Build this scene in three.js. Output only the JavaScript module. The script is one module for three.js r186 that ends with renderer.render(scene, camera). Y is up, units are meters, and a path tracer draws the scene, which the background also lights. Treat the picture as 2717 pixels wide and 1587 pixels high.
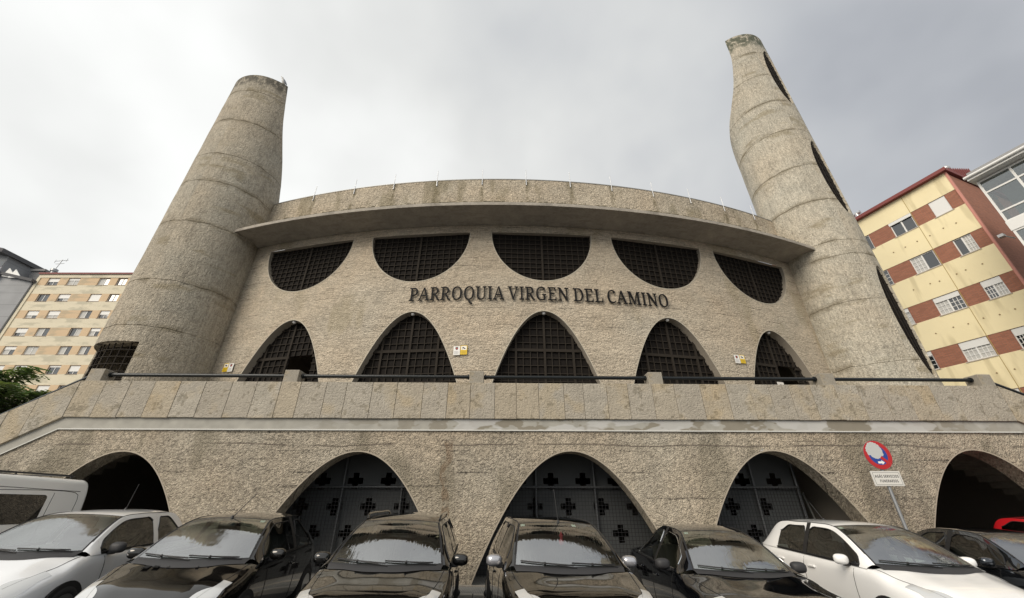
import * as THREE from 'three';
import { RoundedBoxGeometry } from 'three/addons/geometries/RoundedBoxGeometry.js';
import { TextGeometry } from 'three/addons/geometries/TextGeometry.js';
import { FontLoader } from 'three/addons/loaders/FontLoader.js';
import { mergeGeometries as mergeRaw } from 'three/addons/utils/BufferGeometryUtils.js';

// ------------------------------------------------------------------ noise
const mergeGeometries = (l) => mergeRaw(l.map((g) => (g.index ? g.toNonIndexed() : g)));
let seedState = 20431;
function rnd() { seedState = (seedState * 1664525 + 1013904223) >>> 0; return seedState / 4294967296; }
const rr = (a, b) => a + (b - a) * rnd();
const clamp = (x, a, b) => Math.min(b, Math.max(a, x)), lerp = (a, b, t) => a + (b - a) * t;
const sstep = (a, b, x) => { const t = clamp((x - a) / (b - a), 0, 1); return t * t * (3 - 2 * t); };
const LAT = new Float32Array(65536);
for (let i = 0; i < 65536; i++) LAT[i] = rnd();
function vn(x, y, px = 256, py = 256) {           // value noise, lattice period px, py
  const ix = Math.floor(x), iy = Math.floor(y), fx = x - ix, fy = y - iy;
  const u = fx * fx * (3 - 2 * fx), v = fy * fy * (3 - 2 * fy);
  const x0 = ((ix % px) + px) % px, x1 = (x0 + 1) % px, y0 = ((iy % py) + py) % py, y1 = (y0 + 1) % py;
  const a = LAT[(y0 << 8) | x0], b = LAT[(y0 << 8) | x1], c = LAT[(y1 << 8) | x0], d = LAT[(y1 << 8) | x1];
  return (a + (b - a) * u) * (1 - v) + (c + (d - c) * u) * v;
}
function fbm(x, y, o = 4, p = 256) {
  let s = 0, a = 0.5, n = 0;
  for (let i = 0; i < o; i++) { s += a * vn(x + i * 17.3 * (p === 256 ? 1 : 0), y + i * 9.1 * (p === 256 ? 1 : 0), p, p); n += a; a *= 0.5; x *= 2; y *= 2; if (p !== 256) p = Math.min(256, p * 2); }
  return s / n;
}

// ------------------------------------------------------------------ camera, sky, sun, exposure
const scene = new THREE.Scene();
const camera = new THREE.PerspectiveCamera(2 * Math.atan(793.5 / 1032) * 180 / Math.PI, 1024 / 598, 0.1, 600);
camera.position.set(0, 1.6, 0);
camera.rotation.set(Math.atan(0.534), 0, 0);
const renderer = new THREE.WebGLRenderer({ antialias: true });
renderer.setSize(1024, 598);
renderer.toneMapping = THREE.LinearToneMapping;
renderer.toneMappingExposure = 1.9;
renderer.shadowMap.enabled = true;
{
  const W = 1024, H = 512, d = new Float32Array(W * H * 4);
  for (let j = 0; j < H; j++) for (let i = 0; i < W; i++) {
    const el = ((j + 0.5) / H - 0.5) * Math.PI, az = ((i + 0.5) / W - 0.5) * 2 * Math.PI;
    const x = Math.cos(az) * Math.cos(el), y = Math.sin(el), z = Math.sin(az) * Math.cos(el);
    const q = 1.6 / (Math.max(y, 0) + 0.55), cxp = x * q, czp = z * q;
    const big = fbm(cxp * 0.9 + 31.7, czp * 0.9 + 12.2, 4) - 0.5, mid = fbm(cxp * 2.6 + 7.1, czp * 2.6 + 3.3, 5) - 0.5;
    // thinner cloud on the left side, a heavier bank on the right
    const side = sstep(-0.75, 0.95, x) * (1 - 0.62 * sstep(-0.35, 0.7, z));
    let L = lerp(0.5, 0.205, side) + 0.06 * y * side + big * 0.1 + mid * 0.18;
    L = Math.max(L, 0.12);
    const cool = sstep(0.43, 0.18, L);
    const k = (j * W + i) * 4;
    d[k] = L * lerp(1.0, 0.95, cool); d[k + 1] = L * lerp(1.012, 1.0, cool); d[k + 2] = L * lerp(1.0, 1.10, cool); d[k + 3] = 1;
  }
  const t = new THREE.DataTexture(d, W, H, THREE.RGBAFormat, THREE.FloatType);
  t.mapping = THREE.EquirectangularReflectionMapping; t.magFilter = THREE.LinearFilter; t.minFilter = THREE.LinearFilter; t.needsUpdate = true;
  scene.background = t; scene.environment = t;
}
const sun = new THREE.DirectionalLight(0xfff3e2, 1.5);
sun.position.set(-34, 40, 30); sun.target.position.set(0, 4, -12);
sun.castShadow = true; sun.shadow.radius = 70; sun.shadow.mapSize.set(2048, 2048);
Object.assign(sun.shadow.camera, { left: -45, right: 45, top: 45, bottom: -45, near: 1, far: 160 });
scene.add(sun, sun.target);

// ------------------------------------------------------------------ naming helpers
const taken = {};
function numbered(n) { const k = taken[n] = (taken[n] ?? -1) + 1; return k ? n + '_' + String(k).padStart(3, '0') : n; }
function tag(o, label, category, group, kind) {
  if (label) o.userData.label = label; if (category) o.userData.category = category;
  if (group) o.userData.group = group; if (kind) o.userData.kind = kind; return o;
}
function thing(name, label, category, pos = [0, 0, 0], turn = 0, group) {
  const o = new THREE.Group(); o.name = numbered(name); o.position.set(...pos); o.rotation.y = turn; scene.add(o);
  return tag(o, label, category, group);
}
function part(name, geo, mat, parent, label) {
  const m = new THREE.Mesh(geo, mat); m.name = name; m.castShadow = m.receiveShadow = true; parent.add(m);
  if (label) m.userData.label = label; return m;
}
function single(name, geo, mat, label, category, group) {
  const m = part(numbered(name), geo, mat, scene); return tag(m, label, category, group);
}
function structure(name, geo, mat) { const m = part(numbered(name), geo, mat, scene); m.userData.kind = 'structure'; return m; }

// ------------------------------------------------------------------ geometry helpers
class GB {                                             // collects triangles with uv
  constructor() { this.p = []; this.u = []; this.n = []; }
  tri(a, b, c, ua, ub, uc, na, nb, nc) {
    for (const v of [a, b, c]) this.p.push(v[0], v[1], v[2]);
    for (const v of [ua, ub, uc]) this.u.push(v ? v[0] : 0, v ? v[1] : 0);
    if (!na) { const e = [b[0] - a[0], b[1] - a[1], b[2] - a[2]], f = [c[0] - a[0], c[1] - a[1], c[2] - a[2]];
      let n = [e[1] * f[2] - e[2] * f[1], e[2] * f[0] - e[0] * f[2], e[0] * f[1] - e[1] * f[0]]; const l = Math.hypot(...n) || 1; n = n.map((q) => q / l); na = nb = nc = n; }
    for (const v of [na, nb, nc]) this.n.push(v[0], v[1], v[2]);
  }
  quad(a, b, c, d, ua, ub, uc, ud, na, nb, nc, nd) { this.tri(a, b, c, ua, ub, uc, na, nb, nc); this.tri(a, c, d, ua, uc, ud, na, nc, nd); }
  box(x0, x1, y0, y1, z0, z1) {
    const q = (a, b, c, d, f) => this.quad(a, b, c, d, f(a), f(b), f(c), f(d)), xy = (v) => [v[0], v[1]], zy = (v) => [v[2], v[1]], xz = (v) => [v[0], v[2]];
    q([x0, y0, z1], [x1, y0, z1], [x1, y1, z1], [x0, y1, z1], xy); q([x1, y0, z0], [x0, y0, z0], [x0, y1, z0], [x1, y1, z0], xy);
    q([x1, y0, z1], [x1, y0, z0], [x1, y1, z0], [x1, y1, z1], zy); q([x0, y0, z0], [x0, y0, z1], [x0, y1, z1], [x0, y1, z0], zy);
    q([x0, y1, z1], [x1, y1, z1], [x1, y1, z0], [x0, y1, z0], xz); q([x0, y0, z0], [x1, y0, z0], [x1, y0, z1], [x0, y0, z1], xz);
    return this;
  }
  geo() {
    const g = new THREE.BufferGeometry();
    g.setAttribute('position', new THREE.Float32BufferAttribute(this.p, 3)); g.setAttribute('uv', new THREE.Float32BufferAttribute(this.u, 2)); g.setAttribute('normal', new THREE.Float32BufferAttribute(this.n, 3));
    return g;
  }
}
const boxGeo = (x0, x1, y0, y1, z0, z1) => new GB().box(x0, x1, y0, y1, z0, z1).geo();
function tube(pts, r, seg = 8, n = 0) {
  const c = new THREE.CatmullRomCurve3(pts.map((p) => new THREE.Vector3(...p)), false, 'centripetal');
  return new THREE.TubeGeometry(c, n || Math.max(1, pts.length * 4), r, seg, false);
}
function bar(a, b, r, seg = 10) {                        // capped straight rod
  const A = new THREE.Vector3(...a), B = new THREE.Vector3(...b), g = new THREE.CylinderGeometry(r, r, A.distanceTo(B), seg);
  g.applyQuaternion(new THREE.Quaternion().setFromUnitVectors(new THREE.Vector3(0, 1, 0), B.clone().sub(A).normalize())); g.translate((a[0] + b[0]) / 2, (a[1] + b[1]) / 2, (a[2] + b[2]) / 2); return g;
}
function gridGeo(nu, nv, f, uvf) {                       // smooth patch, indexed
  const p = [], u = [], idx = [];
  for (let i = 0; i <= nu; i++) for (let j = 0; j <= nv; j++) { const q = f(i / nu, j / nv); p.push(...q); u.push(...(uvf ? uvf(q) : [q[0], q[1]])); }
  for (let i = 0; i < nu; i++) for (let j = 0; j < nv; j++) { const a = i * (nv + 1) + j, b = a + nv + 1; idx.push(a, b, b + 1, a, b + 1, a + 1); }
  const g = new THREE.BufferGeometry(); g.setAttribute('position', new THREE.Float32BufferAttribute(p, 3)); g.setAttribute('uv', new THREE.Float32BufferAttribute(u, 2)); g.setIndex(idx); g.computeVertexNormals(); return g;
}
// a flat wall in x, y with rectangular openings and reveals of the given depth, face at z = 0
function wallGeo(x0, x1, y0, y1, rects, depth = 0.15) {
  const xs = [...new Set([x0, x1, ...rects.flatMap((r) => [r[0], r[1]])])].filter((x) => x >= x0 && x <= x1).sort((a, b) => a - b);
  const ys = [...new Set([y0, y1, ...rects.flatMap((r) => [r[2], r[3]])])].filter((y) => y >= y0 && y <= y1).sort((a, b) => a - b);
  const g = new GB();
  for (let i = 0; i < xs.length - 1; i++) for (let j = 0; j < ys.length - 1; j++) {
    const mx = (xs[i] + xs[i + 1]) / 2, my = (ys[j] + ys[j + 1]) / 2;
    if (rects.some((r) => mx > r[0] && mx < r[1] && my > r[2] && my < r[3])) continue;
    const a = [xs[i], ys[j], 0], b = [xs[i + 1], ys[j], 0], c = [xs[i + 1], ys[j + 1], 0], d = [xs[i], ys[j + 1], 0];
    g.quad(a, b, c, d, a, b, c, d);
  }
  for (const [a, b, c, d] of rects) {
    const q = (p, r, s, t) => g.quad(p, r, s, t, [p[0] + p[2], p[1]], [r[0] + r[2], r[1]], [s[0] + s[2], s[1]], [t[0] + t[2], t[1]]);
    q([a, c, 0], [a, c, -depth], [a, d, -depth], [a, d, 0]); q([b, c, -depth], [b, c, 0], [b, d, 0], [b, d, -depth]);
    q([a, d, 0], [a, d, -depth], [b, d, -depth], [b, d, 0]); q([a, c, -depth], [a, c, 0], [b, c, 0], [b, c, -depth]);
  }
  return g.geo();
}

// ------------------------------------------------------------------ textures
const toS = (c) => { c = clamp(c, 0, 1); return 255 * (c <= 0.0031308 ? c * 12.92 : 1.055 * Math.pow(c, 1 / 2.4) - 0.055); };
function makeTex(W, H, fn, srgb = true) {
  const d = new Uint8Array(W * H * 4);
  for (let j = 0; j < H; j++) for (let i = 0; i < W; i++) {
    const c = fn(i, j), k = (j * W + i) * 4;
    if (typeof c === 'number') d[k] = d[k + 1] = d[k + 2] = clamp(c, 0, 1) * 255; else { d[k] = toS(c[0]); d[k + 1] = toS(c[1]); d[k + 2] = toS(c[2]); }
    d[k + 3] = 255;
  }
  const t = new THREE.DataTexture(d, W, H, THREE.RGBAFormat); t.magFilter = THREE.LinearFilter; t.minFilter = THREE.LinearFilter;
  t.wrapS = t.wrapT = THREE.RepeatWrapping; if (srgb) t.colorSpace = THREE.SRGBColorSpace; t.needsUpdate = true; return t;
}
function place(t, x0, y0, w, h) { const c = t.clone(); c.repeat.set(1 / w, 1 / h); c.offset.set(-x0 / w, -y0 / h); c.needsUpdate = true; return c; }
// pebbles: heights of broken stones about 3 to 5 cm across, seamless
function pebbleTex(N, cells, seed) {
  const px = new Float32Array(cells * cells), py = new Float32Array(cells * cells), ph = new Float32Array(cells * cells);
  for (let i = 0; i < px.length; i++) { px[i] = rnd(); py[i] = rnd(); ph[i] = rnd(); }
  return makeTex(N, N, (i, j) => {
    const x = i / N * cells, y = j / N * cells, cx = Math.floor(x), cy = Math.floor(y); let f1 = 9, f2 = 9, h = 0;
    for (let b = -1; b <= 1; b++) for (let a = -1; a <= 1; a++) {
      const k = ((cy + b + cells) % cells) * cells + ((cx + a + cells) % cells), dx = cx + a + px[k] - x, dy = (cy + b + py[k] - y), q = dx * dx + dy * dy;
      if (q < f1) { f2 = f1; f1 = q; h = ph[k]; } else if (q < f2) f2 = q;
    }
    const e = Math.sqrt(f2) - Math.sqrt(f1);
    return 0.26 * h + 0.16 * Math.min(1, e * 1.6) + 0.24 * fbm(i / N * 24, j / N * 24, 3, 24) + 0.34 * fbm(i / N * 128, j / N * 128, 2, 128);
  }, false);
}
const pebble = pebbleTex(1024, 88, 1), bumpRough = place(pebble, 0, 0, 3.3, 2.9), bumpFine = place(pebble, 0, 0, 0.9, 0.9);
const chipTex = makeTex(1024, 1024, (i, j) => { const x = i / 1024, y = j / 1024, wx = (fbm(x * 16, y * 16, 2, 16) - 0.5) * 0.05, wy = (fbm(x * 16 + 8, y * 16 + 8, 2, 16) - 0.5) * 0.05;
  const r = 1 - Math.abs(2 * fbm((x + wx) * 28 + 28, (y + wy) * 28 + 28, 2, 28) - 1) * 2.2, f = fbm(x * 64, y * 64, 2, 64), h = fbm(x * 128, y * 128, 2, 128); return 0.36 * r + 0.36 * f + 0.36 * h - 0.05; }, false);
const grainTex = makeTex(512, 512, (i, j) => 0.5 * fbm(i / 512 * 32, j / 512 * 32, 4, 32) + 0.5 * vn(i / 2, j / 2, 256, 256), false);

// concrete colour: tone patches, board lines, grain, plus what `extra` adds (stains, moss, cracks)
function concreteTex(W, H, wm, hm, base, o = {}) {
  const boards = []; for (let y = 0; y < hm;) { const h = rr(o.board ?? 0.1, (o.board ?? 0.1) * 2); boards.push([y, rr(-1, 1), rnd()]); y += h; }
  const rowB = new Array(H); for (let j = 0, b = 0; j < H; j++) { const y = j / H * hm; while (b + 1 < boards.length && boards[b + 1][0] <= y) b++; rowB[j] = [b, y - boards[b][0]]; }
  return makeTex(W, H, (i, j) => {
    const x = i / W * wm, y = j / H * hm, [b, dy] = rowB[j], B = boards[b];
    let t = 1 + ((vn(x * (o.sx ?? 19), y * (o.sy ?? 23)) - 0.5) * 0.5 + (vn(x * 43 + 7, y * 43) - 0.5) * 0.6) * (o.stone ?? 1) + (fbm(x * 0.35 + 5, y * 0.35 + 9, 3) - 0.5) * (o.patch ?? 0.25) + (fbm(x * 2.1 + 50, y * 2.1 + 20, 3) - 0.5) * (o.mott ?? 0.3) + (rnd() - 0.5) * (o.grain ?? 0.3);
    const seg = vn(x * 0.55 + B[2] * 99, b * 3.7); t += B[1] * (o.boardTone ?? 0.05) * (seg - 0.2);
    if (dy < hm / H * 1.6) t -= (o.line ?? 0.25) * sstep(0.52, 0.85, vn(x * 1.3 + B[2] * 77, b * 1.7 + 0.5)) ;
    const c = [base[0] * t, base[1] * t, base[2] * t];
    const w = (fbm(x * 0.8 + 90, y * 0.8 + 3, 3) - 0.5) * (o.warm ?? 0.09); c[0] *= 1 + w; c[2] *= 1 - w;
    if (o.extra) o.extra(c, x, y); return c;
  });
}
const mix3 = (c, d, k) => { for (let i = 0; i < 3; i++) c[i] = lerp(c[i], d[i], k); };

// ------------------------------------------------------------------ shared materials
const M = (o) => new THREE.MeshStandardMaterial({ roughness: 0.9, ...o });
const lin = (r, g, b) => new THREE.Color().setRGB(r, g, b);
const mat = {
  smoothConcrete: M({ map: place(makeTex(512, 512, (i, j) => { const x = i / 512 * 16, y = j / 512 * 16, t = 0.72 + 0.4 * fbm(x, y, 4, 16) + 0.22 * fbm(x * 4, y * 4, 3, 64) - 0.16 * sstep(0.55, 0.72, fbm(x * 0.5, y * 2, 4, 32)) + (rnd() - 0.5) * 0.12; return [0.34 * t, 0.31 * t, 0.265 * t]; }), 0, 0, 4, 4), bumpMap: place(grainTex, 0, 0, 0.8, 0.8), bumpScale: 0.008 }),
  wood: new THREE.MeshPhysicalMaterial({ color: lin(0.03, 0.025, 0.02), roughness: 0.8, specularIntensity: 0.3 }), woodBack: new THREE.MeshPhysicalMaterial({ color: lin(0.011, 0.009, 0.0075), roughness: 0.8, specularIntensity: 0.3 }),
  black: M({ color: lin(0.01, 0.01, 0.01), roughness: 0.8 }), rail: M({ color: lin(0.012, 0.015, 0.017), roughness: 0.35, metalness: 0.3 }),
  steel: M({ color: lin(0.35, 0.36, 0.37), roughness: 0.45, metalness: 0.9 }), zinc: M({ color: lin(0.5, 0.51, 0.52), roughness: 0.35, metalness: 0.6 }),
  white: M({ color: lin(0.78, 0.78, 0.77), roughness: 0.6 }),
  letter: new THREE.MeshPhysicalMaterial({ color: lin(0.008, 0.008, 0.0085), roughness: 0.7, specularIntensity: 0.4 }),
};

// ------------------------------------------------------------------ ground: a street that falls gently to the right
const SLOPE = 0.02, groundY = (x) => -SLOPE * x;
{
  const asphalt = makeTex(512, 512, (i, j) => { const t = 0.05 * (0.7 + 0.6 * fbm(i / 512 * 8, j / 512 * 8, 4, 8) + (rnd() - 0.5) * 0.6); return [t, t, t * 1.02]; });
  const g = new GB(), S = 260, f = (x, z) => [x, clamp(groundY(x), -0.5, 0.5), z];
  for (const [a, b] of [[-S, -25], [-25, 25], [25, S]]) g.quad(f(a, S), f(b, S), f(b, -S), f(a, -S), [a, S], [b, S], [b, -S], [a, -S]);
  structure('road', g.geo(), M({ map: place(asphalt, 0, 0, 2, 2), roughness: 0.75, bumpMap: place(grainTex, 0, 0, 0.5, 0.5), bumpScale: 0.004 }));
  const pave = makeTex(512, 512, (i, j) => { const groove = (i % 16) < 5, t = (groove ? 0.1 : 0.27) * (0.8 + 0.4 * fbm(i / 512 * 16, j / 512 * 16, 3, 16)); return [t * 1.02, t, t * 0.93]; });
  const p = new GB(), k = (x, z, h) => [x, groundY(x) + h, z], zA = -9.25;
  p.quad(k(-14.5, zA, 0.11), k(17, zA, 0.11), k(17, -12.2, 0.11), k(-14.5, -12.2, 0.11), [-14.5, 0], [17, 0], [17, 3], [-14.5, 3]);
  structure('pavement', p.geo(), M({ map: place(pave, 0, 0, 1.1, 1.1), roughness: 0.85 }));
  const kerbM = M({ color: lin(0.36, 0.34, 0.3), bumpMap: bumpFine, bumpScale: 0.004 });
  const kerb = structure('kerb', new GB().box(-14.5, 17, -0.2, -0.1, 0, 0.02).geo(), kerbM); kerb.position.set(0, -0.0, -9.23);
  for (let x = -14; x < 16.9; x += 1.02) { const s = part('kerb_stone', new RoundedBoxGeometry(1.005, 0.3, 0.14, 2, 0.012), kerbM, kerb); s.position.set(x + 0.5, groundY(x + 0.5) - 0.032, 0.06); s.rotation.z = -SLOPE; }
  const edge = structure('wall_footing', boxGeo(-14.3, 16.8, -0.3, 0.0, 0, 0.12), mat.smoothConcrete);
  edge.position.set(0, 0.125, -10.1); edge.rotation.set(0, 0.021, -SLOPE);
}

// ------------------------------------------------------------------ the church
const DW = 12.2, RW = 2.77 * DW, XC = -0.06 * DW, DC = DW + RW, FLOOR = 3.6;
const arc = (s, y, off = 0) => { const a = s / RW, r = RW + off; return [XC + r * Math.sin(a), y, -(DC - r * Math.cos(a))]; };
const arcN = (s) => [Math.sin(s / RW), 0, Math.cos(s / RW)];
const S0 = -12.3, S1 = 15.5, SOFFIT = 11.42, PARTOP = 13.84;
const doors = [-7.42, -2.8, 1.86, 6.48, 11.04].map((c) => ({ c, top: 7.66, k: 0.83 }));
for (const d of doors) d.hw = Math.sqrt((d.top - FLOOR) / d.k);
const wins = [-7.6, -2.86, 1.9, 6.64, 11.22].map((c) => ({ c, hw: 1.95, top: 11.07, h: 2.16 }));
const doorTop = (d, s) => d.top - d.k * (s - d.c) ** 2;
const winBot = (w, s) => w.top - w.h * Math.sqrt(Math.max(0, 1 - ((s - w.c) / w.hw) ** 2));
const rodS = [-8.12, -6.13, -4.32, -2.44, -0.52, 1.33, 3.2, 5.02, 6.93, 8.78, 10.6, 12.41];
const church = thing('church', 'concrete church with curved arcaded front and two round open-topped towers', 'church');
const base = [0.48, 0.415, 0.322];
const wallTex = concreteTex(2048, 768, 28, 8, base, { board: 0.11, boardTone: 0.16, line: 0.55, grain: 0.34, mott: 0.2, patch: 0.24, stone: 0.8, sx: 9, sy: 34, extra(c, x, y) {
  const s = fbm(x * 1.2 + 12, y * 0.5 + 4, 3); mix3(c, [0.3, 0.25, 0.15], 0.4 * sstep(0.6, 0.78, s)); } });
const wallMat = M({ map: place(wallTex, S0, FLOOR, 28, 8), bumpMap: place(chipTex, 0, 0, 2.5, 1.25), bumpScale: 0.036 });
{
  const ss = new Set(); for (let s = S0; s < S1; s += 0.14) ss.add(+s.toFixed(3)); ss.add(S1);
  for (const d of doors) for (let i = 0; i <= 44; i++) ss.add(+(d.c + d.hw * (i / 22 - 1)).toFixed(4));
  for (const w of wins) for (let i = 0; i <= 56; i++) ss.add(+(w.c - w.hw * Math.cos(Math.PI * i / 56)).toFixed(4));
  const xs = [...ss].sort((a, b) => a - b).filter((x, i, a) => i === 0 || x - a[i - 1] > 1e-3), g = new GB();
  const q = (s0, s1, a0, a1, b0, b1) => { if (Math.max(b0 - a0, b1 - a1) < 1e-4) return; const n0 = arcN(s0), n1 = arcN(s1);
    g.quad(arc(s0, a0), arc(s1, a1), arc(s1, b1), arc(s0, b0), [s0, a0], [s1, a1], [s1, b1], [s0, b0], n0, n1, n1, n0); };
  for (let i = 0; i < xs.length - 1; i++) {
    const a = xs[i], b = xs[i + 1], m = (a + b) / 2, d = doors.find((e) => Math.abs(m - e.c) < e.hw), w = wins.find((e) => Math.abs(m - e.c) < e.hw);
    const la = d ? doorTop(d, a) : FLOOR, lb = d ? doorTop(d, b) : FLOOR;
    if (w) { q(a, b, la, lb, winBot(w, a), winBot(w, b)); q(a, b, w.top, w.top, SOFFIT + 0.01, SOFFIT + 0.01); } else q(a, b, la, lb, SOFFIT + 0.01, SOFFIT + 0.01);
  }
  part('front_wall', g.geo(), wallMat, church, 'rough beige concrete front wall bulging outward');
  // smooth reveals round the openings
  const rev = new GB(), strip = (pts, dep) => { for (let i = 0; i < pts.length - 1; i++) { const [s0, y0] = pts[i], [s1, y1] = pts[i + 1]; rev.quad(arc(s0, y0), arc(s1, y1), arc(s1, y1, -dep), arc(s0, y0, -dep), [s0, 0], [s1, 0], [s1, dep], [s0, dep]); } };
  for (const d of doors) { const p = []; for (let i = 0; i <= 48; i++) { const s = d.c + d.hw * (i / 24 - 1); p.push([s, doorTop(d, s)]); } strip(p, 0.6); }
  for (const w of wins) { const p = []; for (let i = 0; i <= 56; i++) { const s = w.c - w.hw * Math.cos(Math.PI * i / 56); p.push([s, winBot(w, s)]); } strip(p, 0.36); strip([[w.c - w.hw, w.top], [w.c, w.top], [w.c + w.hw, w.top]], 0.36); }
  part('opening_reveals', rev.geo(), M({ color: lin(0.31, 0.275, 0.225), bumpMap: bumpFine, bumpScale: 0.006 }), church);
  // a thin smooth margin round each opening, standing a little proud of the rough face
  let mar = new GB(); const marM = M({ color: lin(0.46, 0.42, 0.34) });
  const ring = (pts, w) => { for (let i = 0; i < pts.length - 1; i++) { const n = (k) => { const a = pts[Math.max(0, k - 1)], b = pts[Math.min(pts.length - 1, k + 1)], l = Math.hypot(b[0] - a[0], b[1] - a[1]); return [-(b[1] - a[1]) / l * w, (b[0] - a[0]) / l * w]; };
    const n0 = n(i), n1 = n(i + 1), a = pts[i], b = pts[i + 1]; mar.quad(arc(a[0], a[1], 0.006), arc(b[0], b[1], 0.006), arc(b[0] + n1[0], b[1] + n1[1], 0.006), arc(a[0] + n0[0], a[1] + n0[1], 0.006), a, b, b, a); } };
  for (const d of doors) { const p = []; for (let i = 0; i <= 48; i++) { const s = d.c + d.hw * (i / 24 - 1); p.push([s, doorTop(d, s)]); } ring(p, 0.03); part('opening_margin', mar.geo(), marM, church); mar = new GB(); }
  for (const w of wins) { const p = []; for (let i = 0; i <= 56; i++) { const s = w.c + w.hw * Math.cos(Math.PI * i / 56); p.push([s, winBot(w, s)]); } ring(p, 0.03); part('opening_margin', mar.geo(), marM, church); mar = new GB(); }
}
// grilles: flat panels set back in each opening, every lattice bar its own piece
function lattice(name, label, c, w, yTop, yBotOf, halfAt, y0, y1, dep, stepX, stepY, shapePts, hole) {
  const a = c / RW, o = arc(c, 0, -dep);
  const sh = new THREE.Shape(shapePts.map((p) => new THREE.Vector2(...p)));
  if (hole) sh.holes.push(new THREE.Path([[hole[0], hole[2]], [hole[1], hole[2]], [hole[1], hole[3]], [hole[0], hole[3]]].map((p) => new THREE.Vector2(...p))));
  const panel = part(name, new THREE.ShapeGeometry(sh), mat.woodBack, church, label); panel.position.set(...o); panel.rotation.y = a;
  const n = Math.floor(w / stepX), inHole = (x, y) => hole && x > hole[0] - 0.01 && x < hole[1] + 0.01 && y > hole[2] && y < hole[3];
  for (let i = -n; i <= n; i++) {
    const x = i * stepX, main = i === 0 || (name === 'arched_door' && Math.abs(i) === 4), wd = main ? 0.036 : 0.013, [lo, hi] = yBotOf(x);
    const segs = inHole(x, (hole?.[2] ?? 0) + 0.1) ? [[hole[3], hi]] : [[lo, hi]];
    for (const [p, q] of segs) if (q - p > 0.08) part('lattice_bar', boxGeo(x - wd, x + wd, p, q, 0.004, main ? 0.07 : 0.05), mat.wood, panel);
  }
  for (let y = y0 + stepY; y < y1; y += stepY) {
    const hw = halfAt(y) + 0.07; if (hw < 0.12) continue;
    const main = Math.abs(y - (FLOOR + 2.75)) < stepY / 2 && !!stepX && name === 'arched_door', wd = main ? 0.05 : 0.013;
    const segs = hole && y < hole[3] ? [[-hw, hole[0]], [hole[1], hw]] : [[-hw, hw]];
    for (const [p, q] of segs) if (q - p > 0.06) part('lattice_bar', boxGeo(p, q, y - wd, y + wd, 0.006, main ? 0.066 : 0.047), mat.wood, panel);
  }
  if (hole) { const [h0, h1, b0, h3] = hole, a0 = h0 - 1.6, a1 = h1 + 1.6, b1 = h3 + 0.9, zf = -0.06, zb = -8, inner = new GB(), Q = (A, B, C, D) => inner.quad(A, B, C, D);   // the vestibule behind the open leaf
    Q([a0, b0, zb], [a1, b0, zb], [a1, b1, zb], [a0, b1, zb]); Q([a0, b0, zf], [a0, b0, zb], [a0, b1, zb], [a0, b1, zf]); Q([a1, b0, zb], [a1, b0, zf], [a1, b1, zf], [a1, b1, zb]); Q([a0, b1, zb], [a1, b1, zb], [a1, b1, zf], [a0, b1, zf]); Q([a0, b0, zf], [a1, b0, zf], [a1, b0, zb], [a0, b0, zb]);
    part('vestibule', inner.geo(), M({ color: lin(0.24, 0.21, 0.17) }), panel); }
  return panel;
}
doors.forEach((d, i) => {
  const pts = []; for (let k = 0; k <= 40; k++) { const x = d.hw * (k / 20 - 1); pts.push([x, d.top - d.k * x * x]); }
  const hole = i === 0 ? [0.06, 1.02, FLOOR + 0.02, 6.36] : i === 4 ? [0.06, 1.0, FLOOR + 0.02, 6.36] : null;
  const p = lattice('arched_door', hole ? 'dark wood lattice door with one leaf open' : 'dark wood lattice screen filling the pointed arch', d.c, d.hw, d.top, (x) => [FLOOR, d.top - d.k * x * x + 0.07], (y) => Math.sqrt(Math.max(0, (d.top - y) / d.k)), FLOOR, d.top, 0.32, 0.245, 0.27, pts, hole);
  const lamp = part('arch_lamp', new THREE.SphereGeometry(0.07, 12, 8, 0, Math.PI * 2, Math.PI / 2, Math.PI / 2), mat.white, p); lamp.position.set(0, d.top - 0.02, 0.2);
});
wins.forEach((w) => {
  const pts = []; for (let k = 0; k <= 48; k++) { const x = w.hw * Math.cos(Math.PI * k / 48); pts.push([x, winBot(w, w.c + x)]); }
  lattice('upper_window', 'dark wood lattice in a half-oval window', w.c, w.hw, w.top, (x) => [winBot(w, w.c + x) - 0.07, w.top + 0.02], (y) => w.hw * Math.sqrt(Math.max(0, 1 - ((w.top - y) / w.h) ** 2)), w.top - w.h, w.top, 0.21, 0.235, 0.215, pts.reverse());
});
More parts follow.
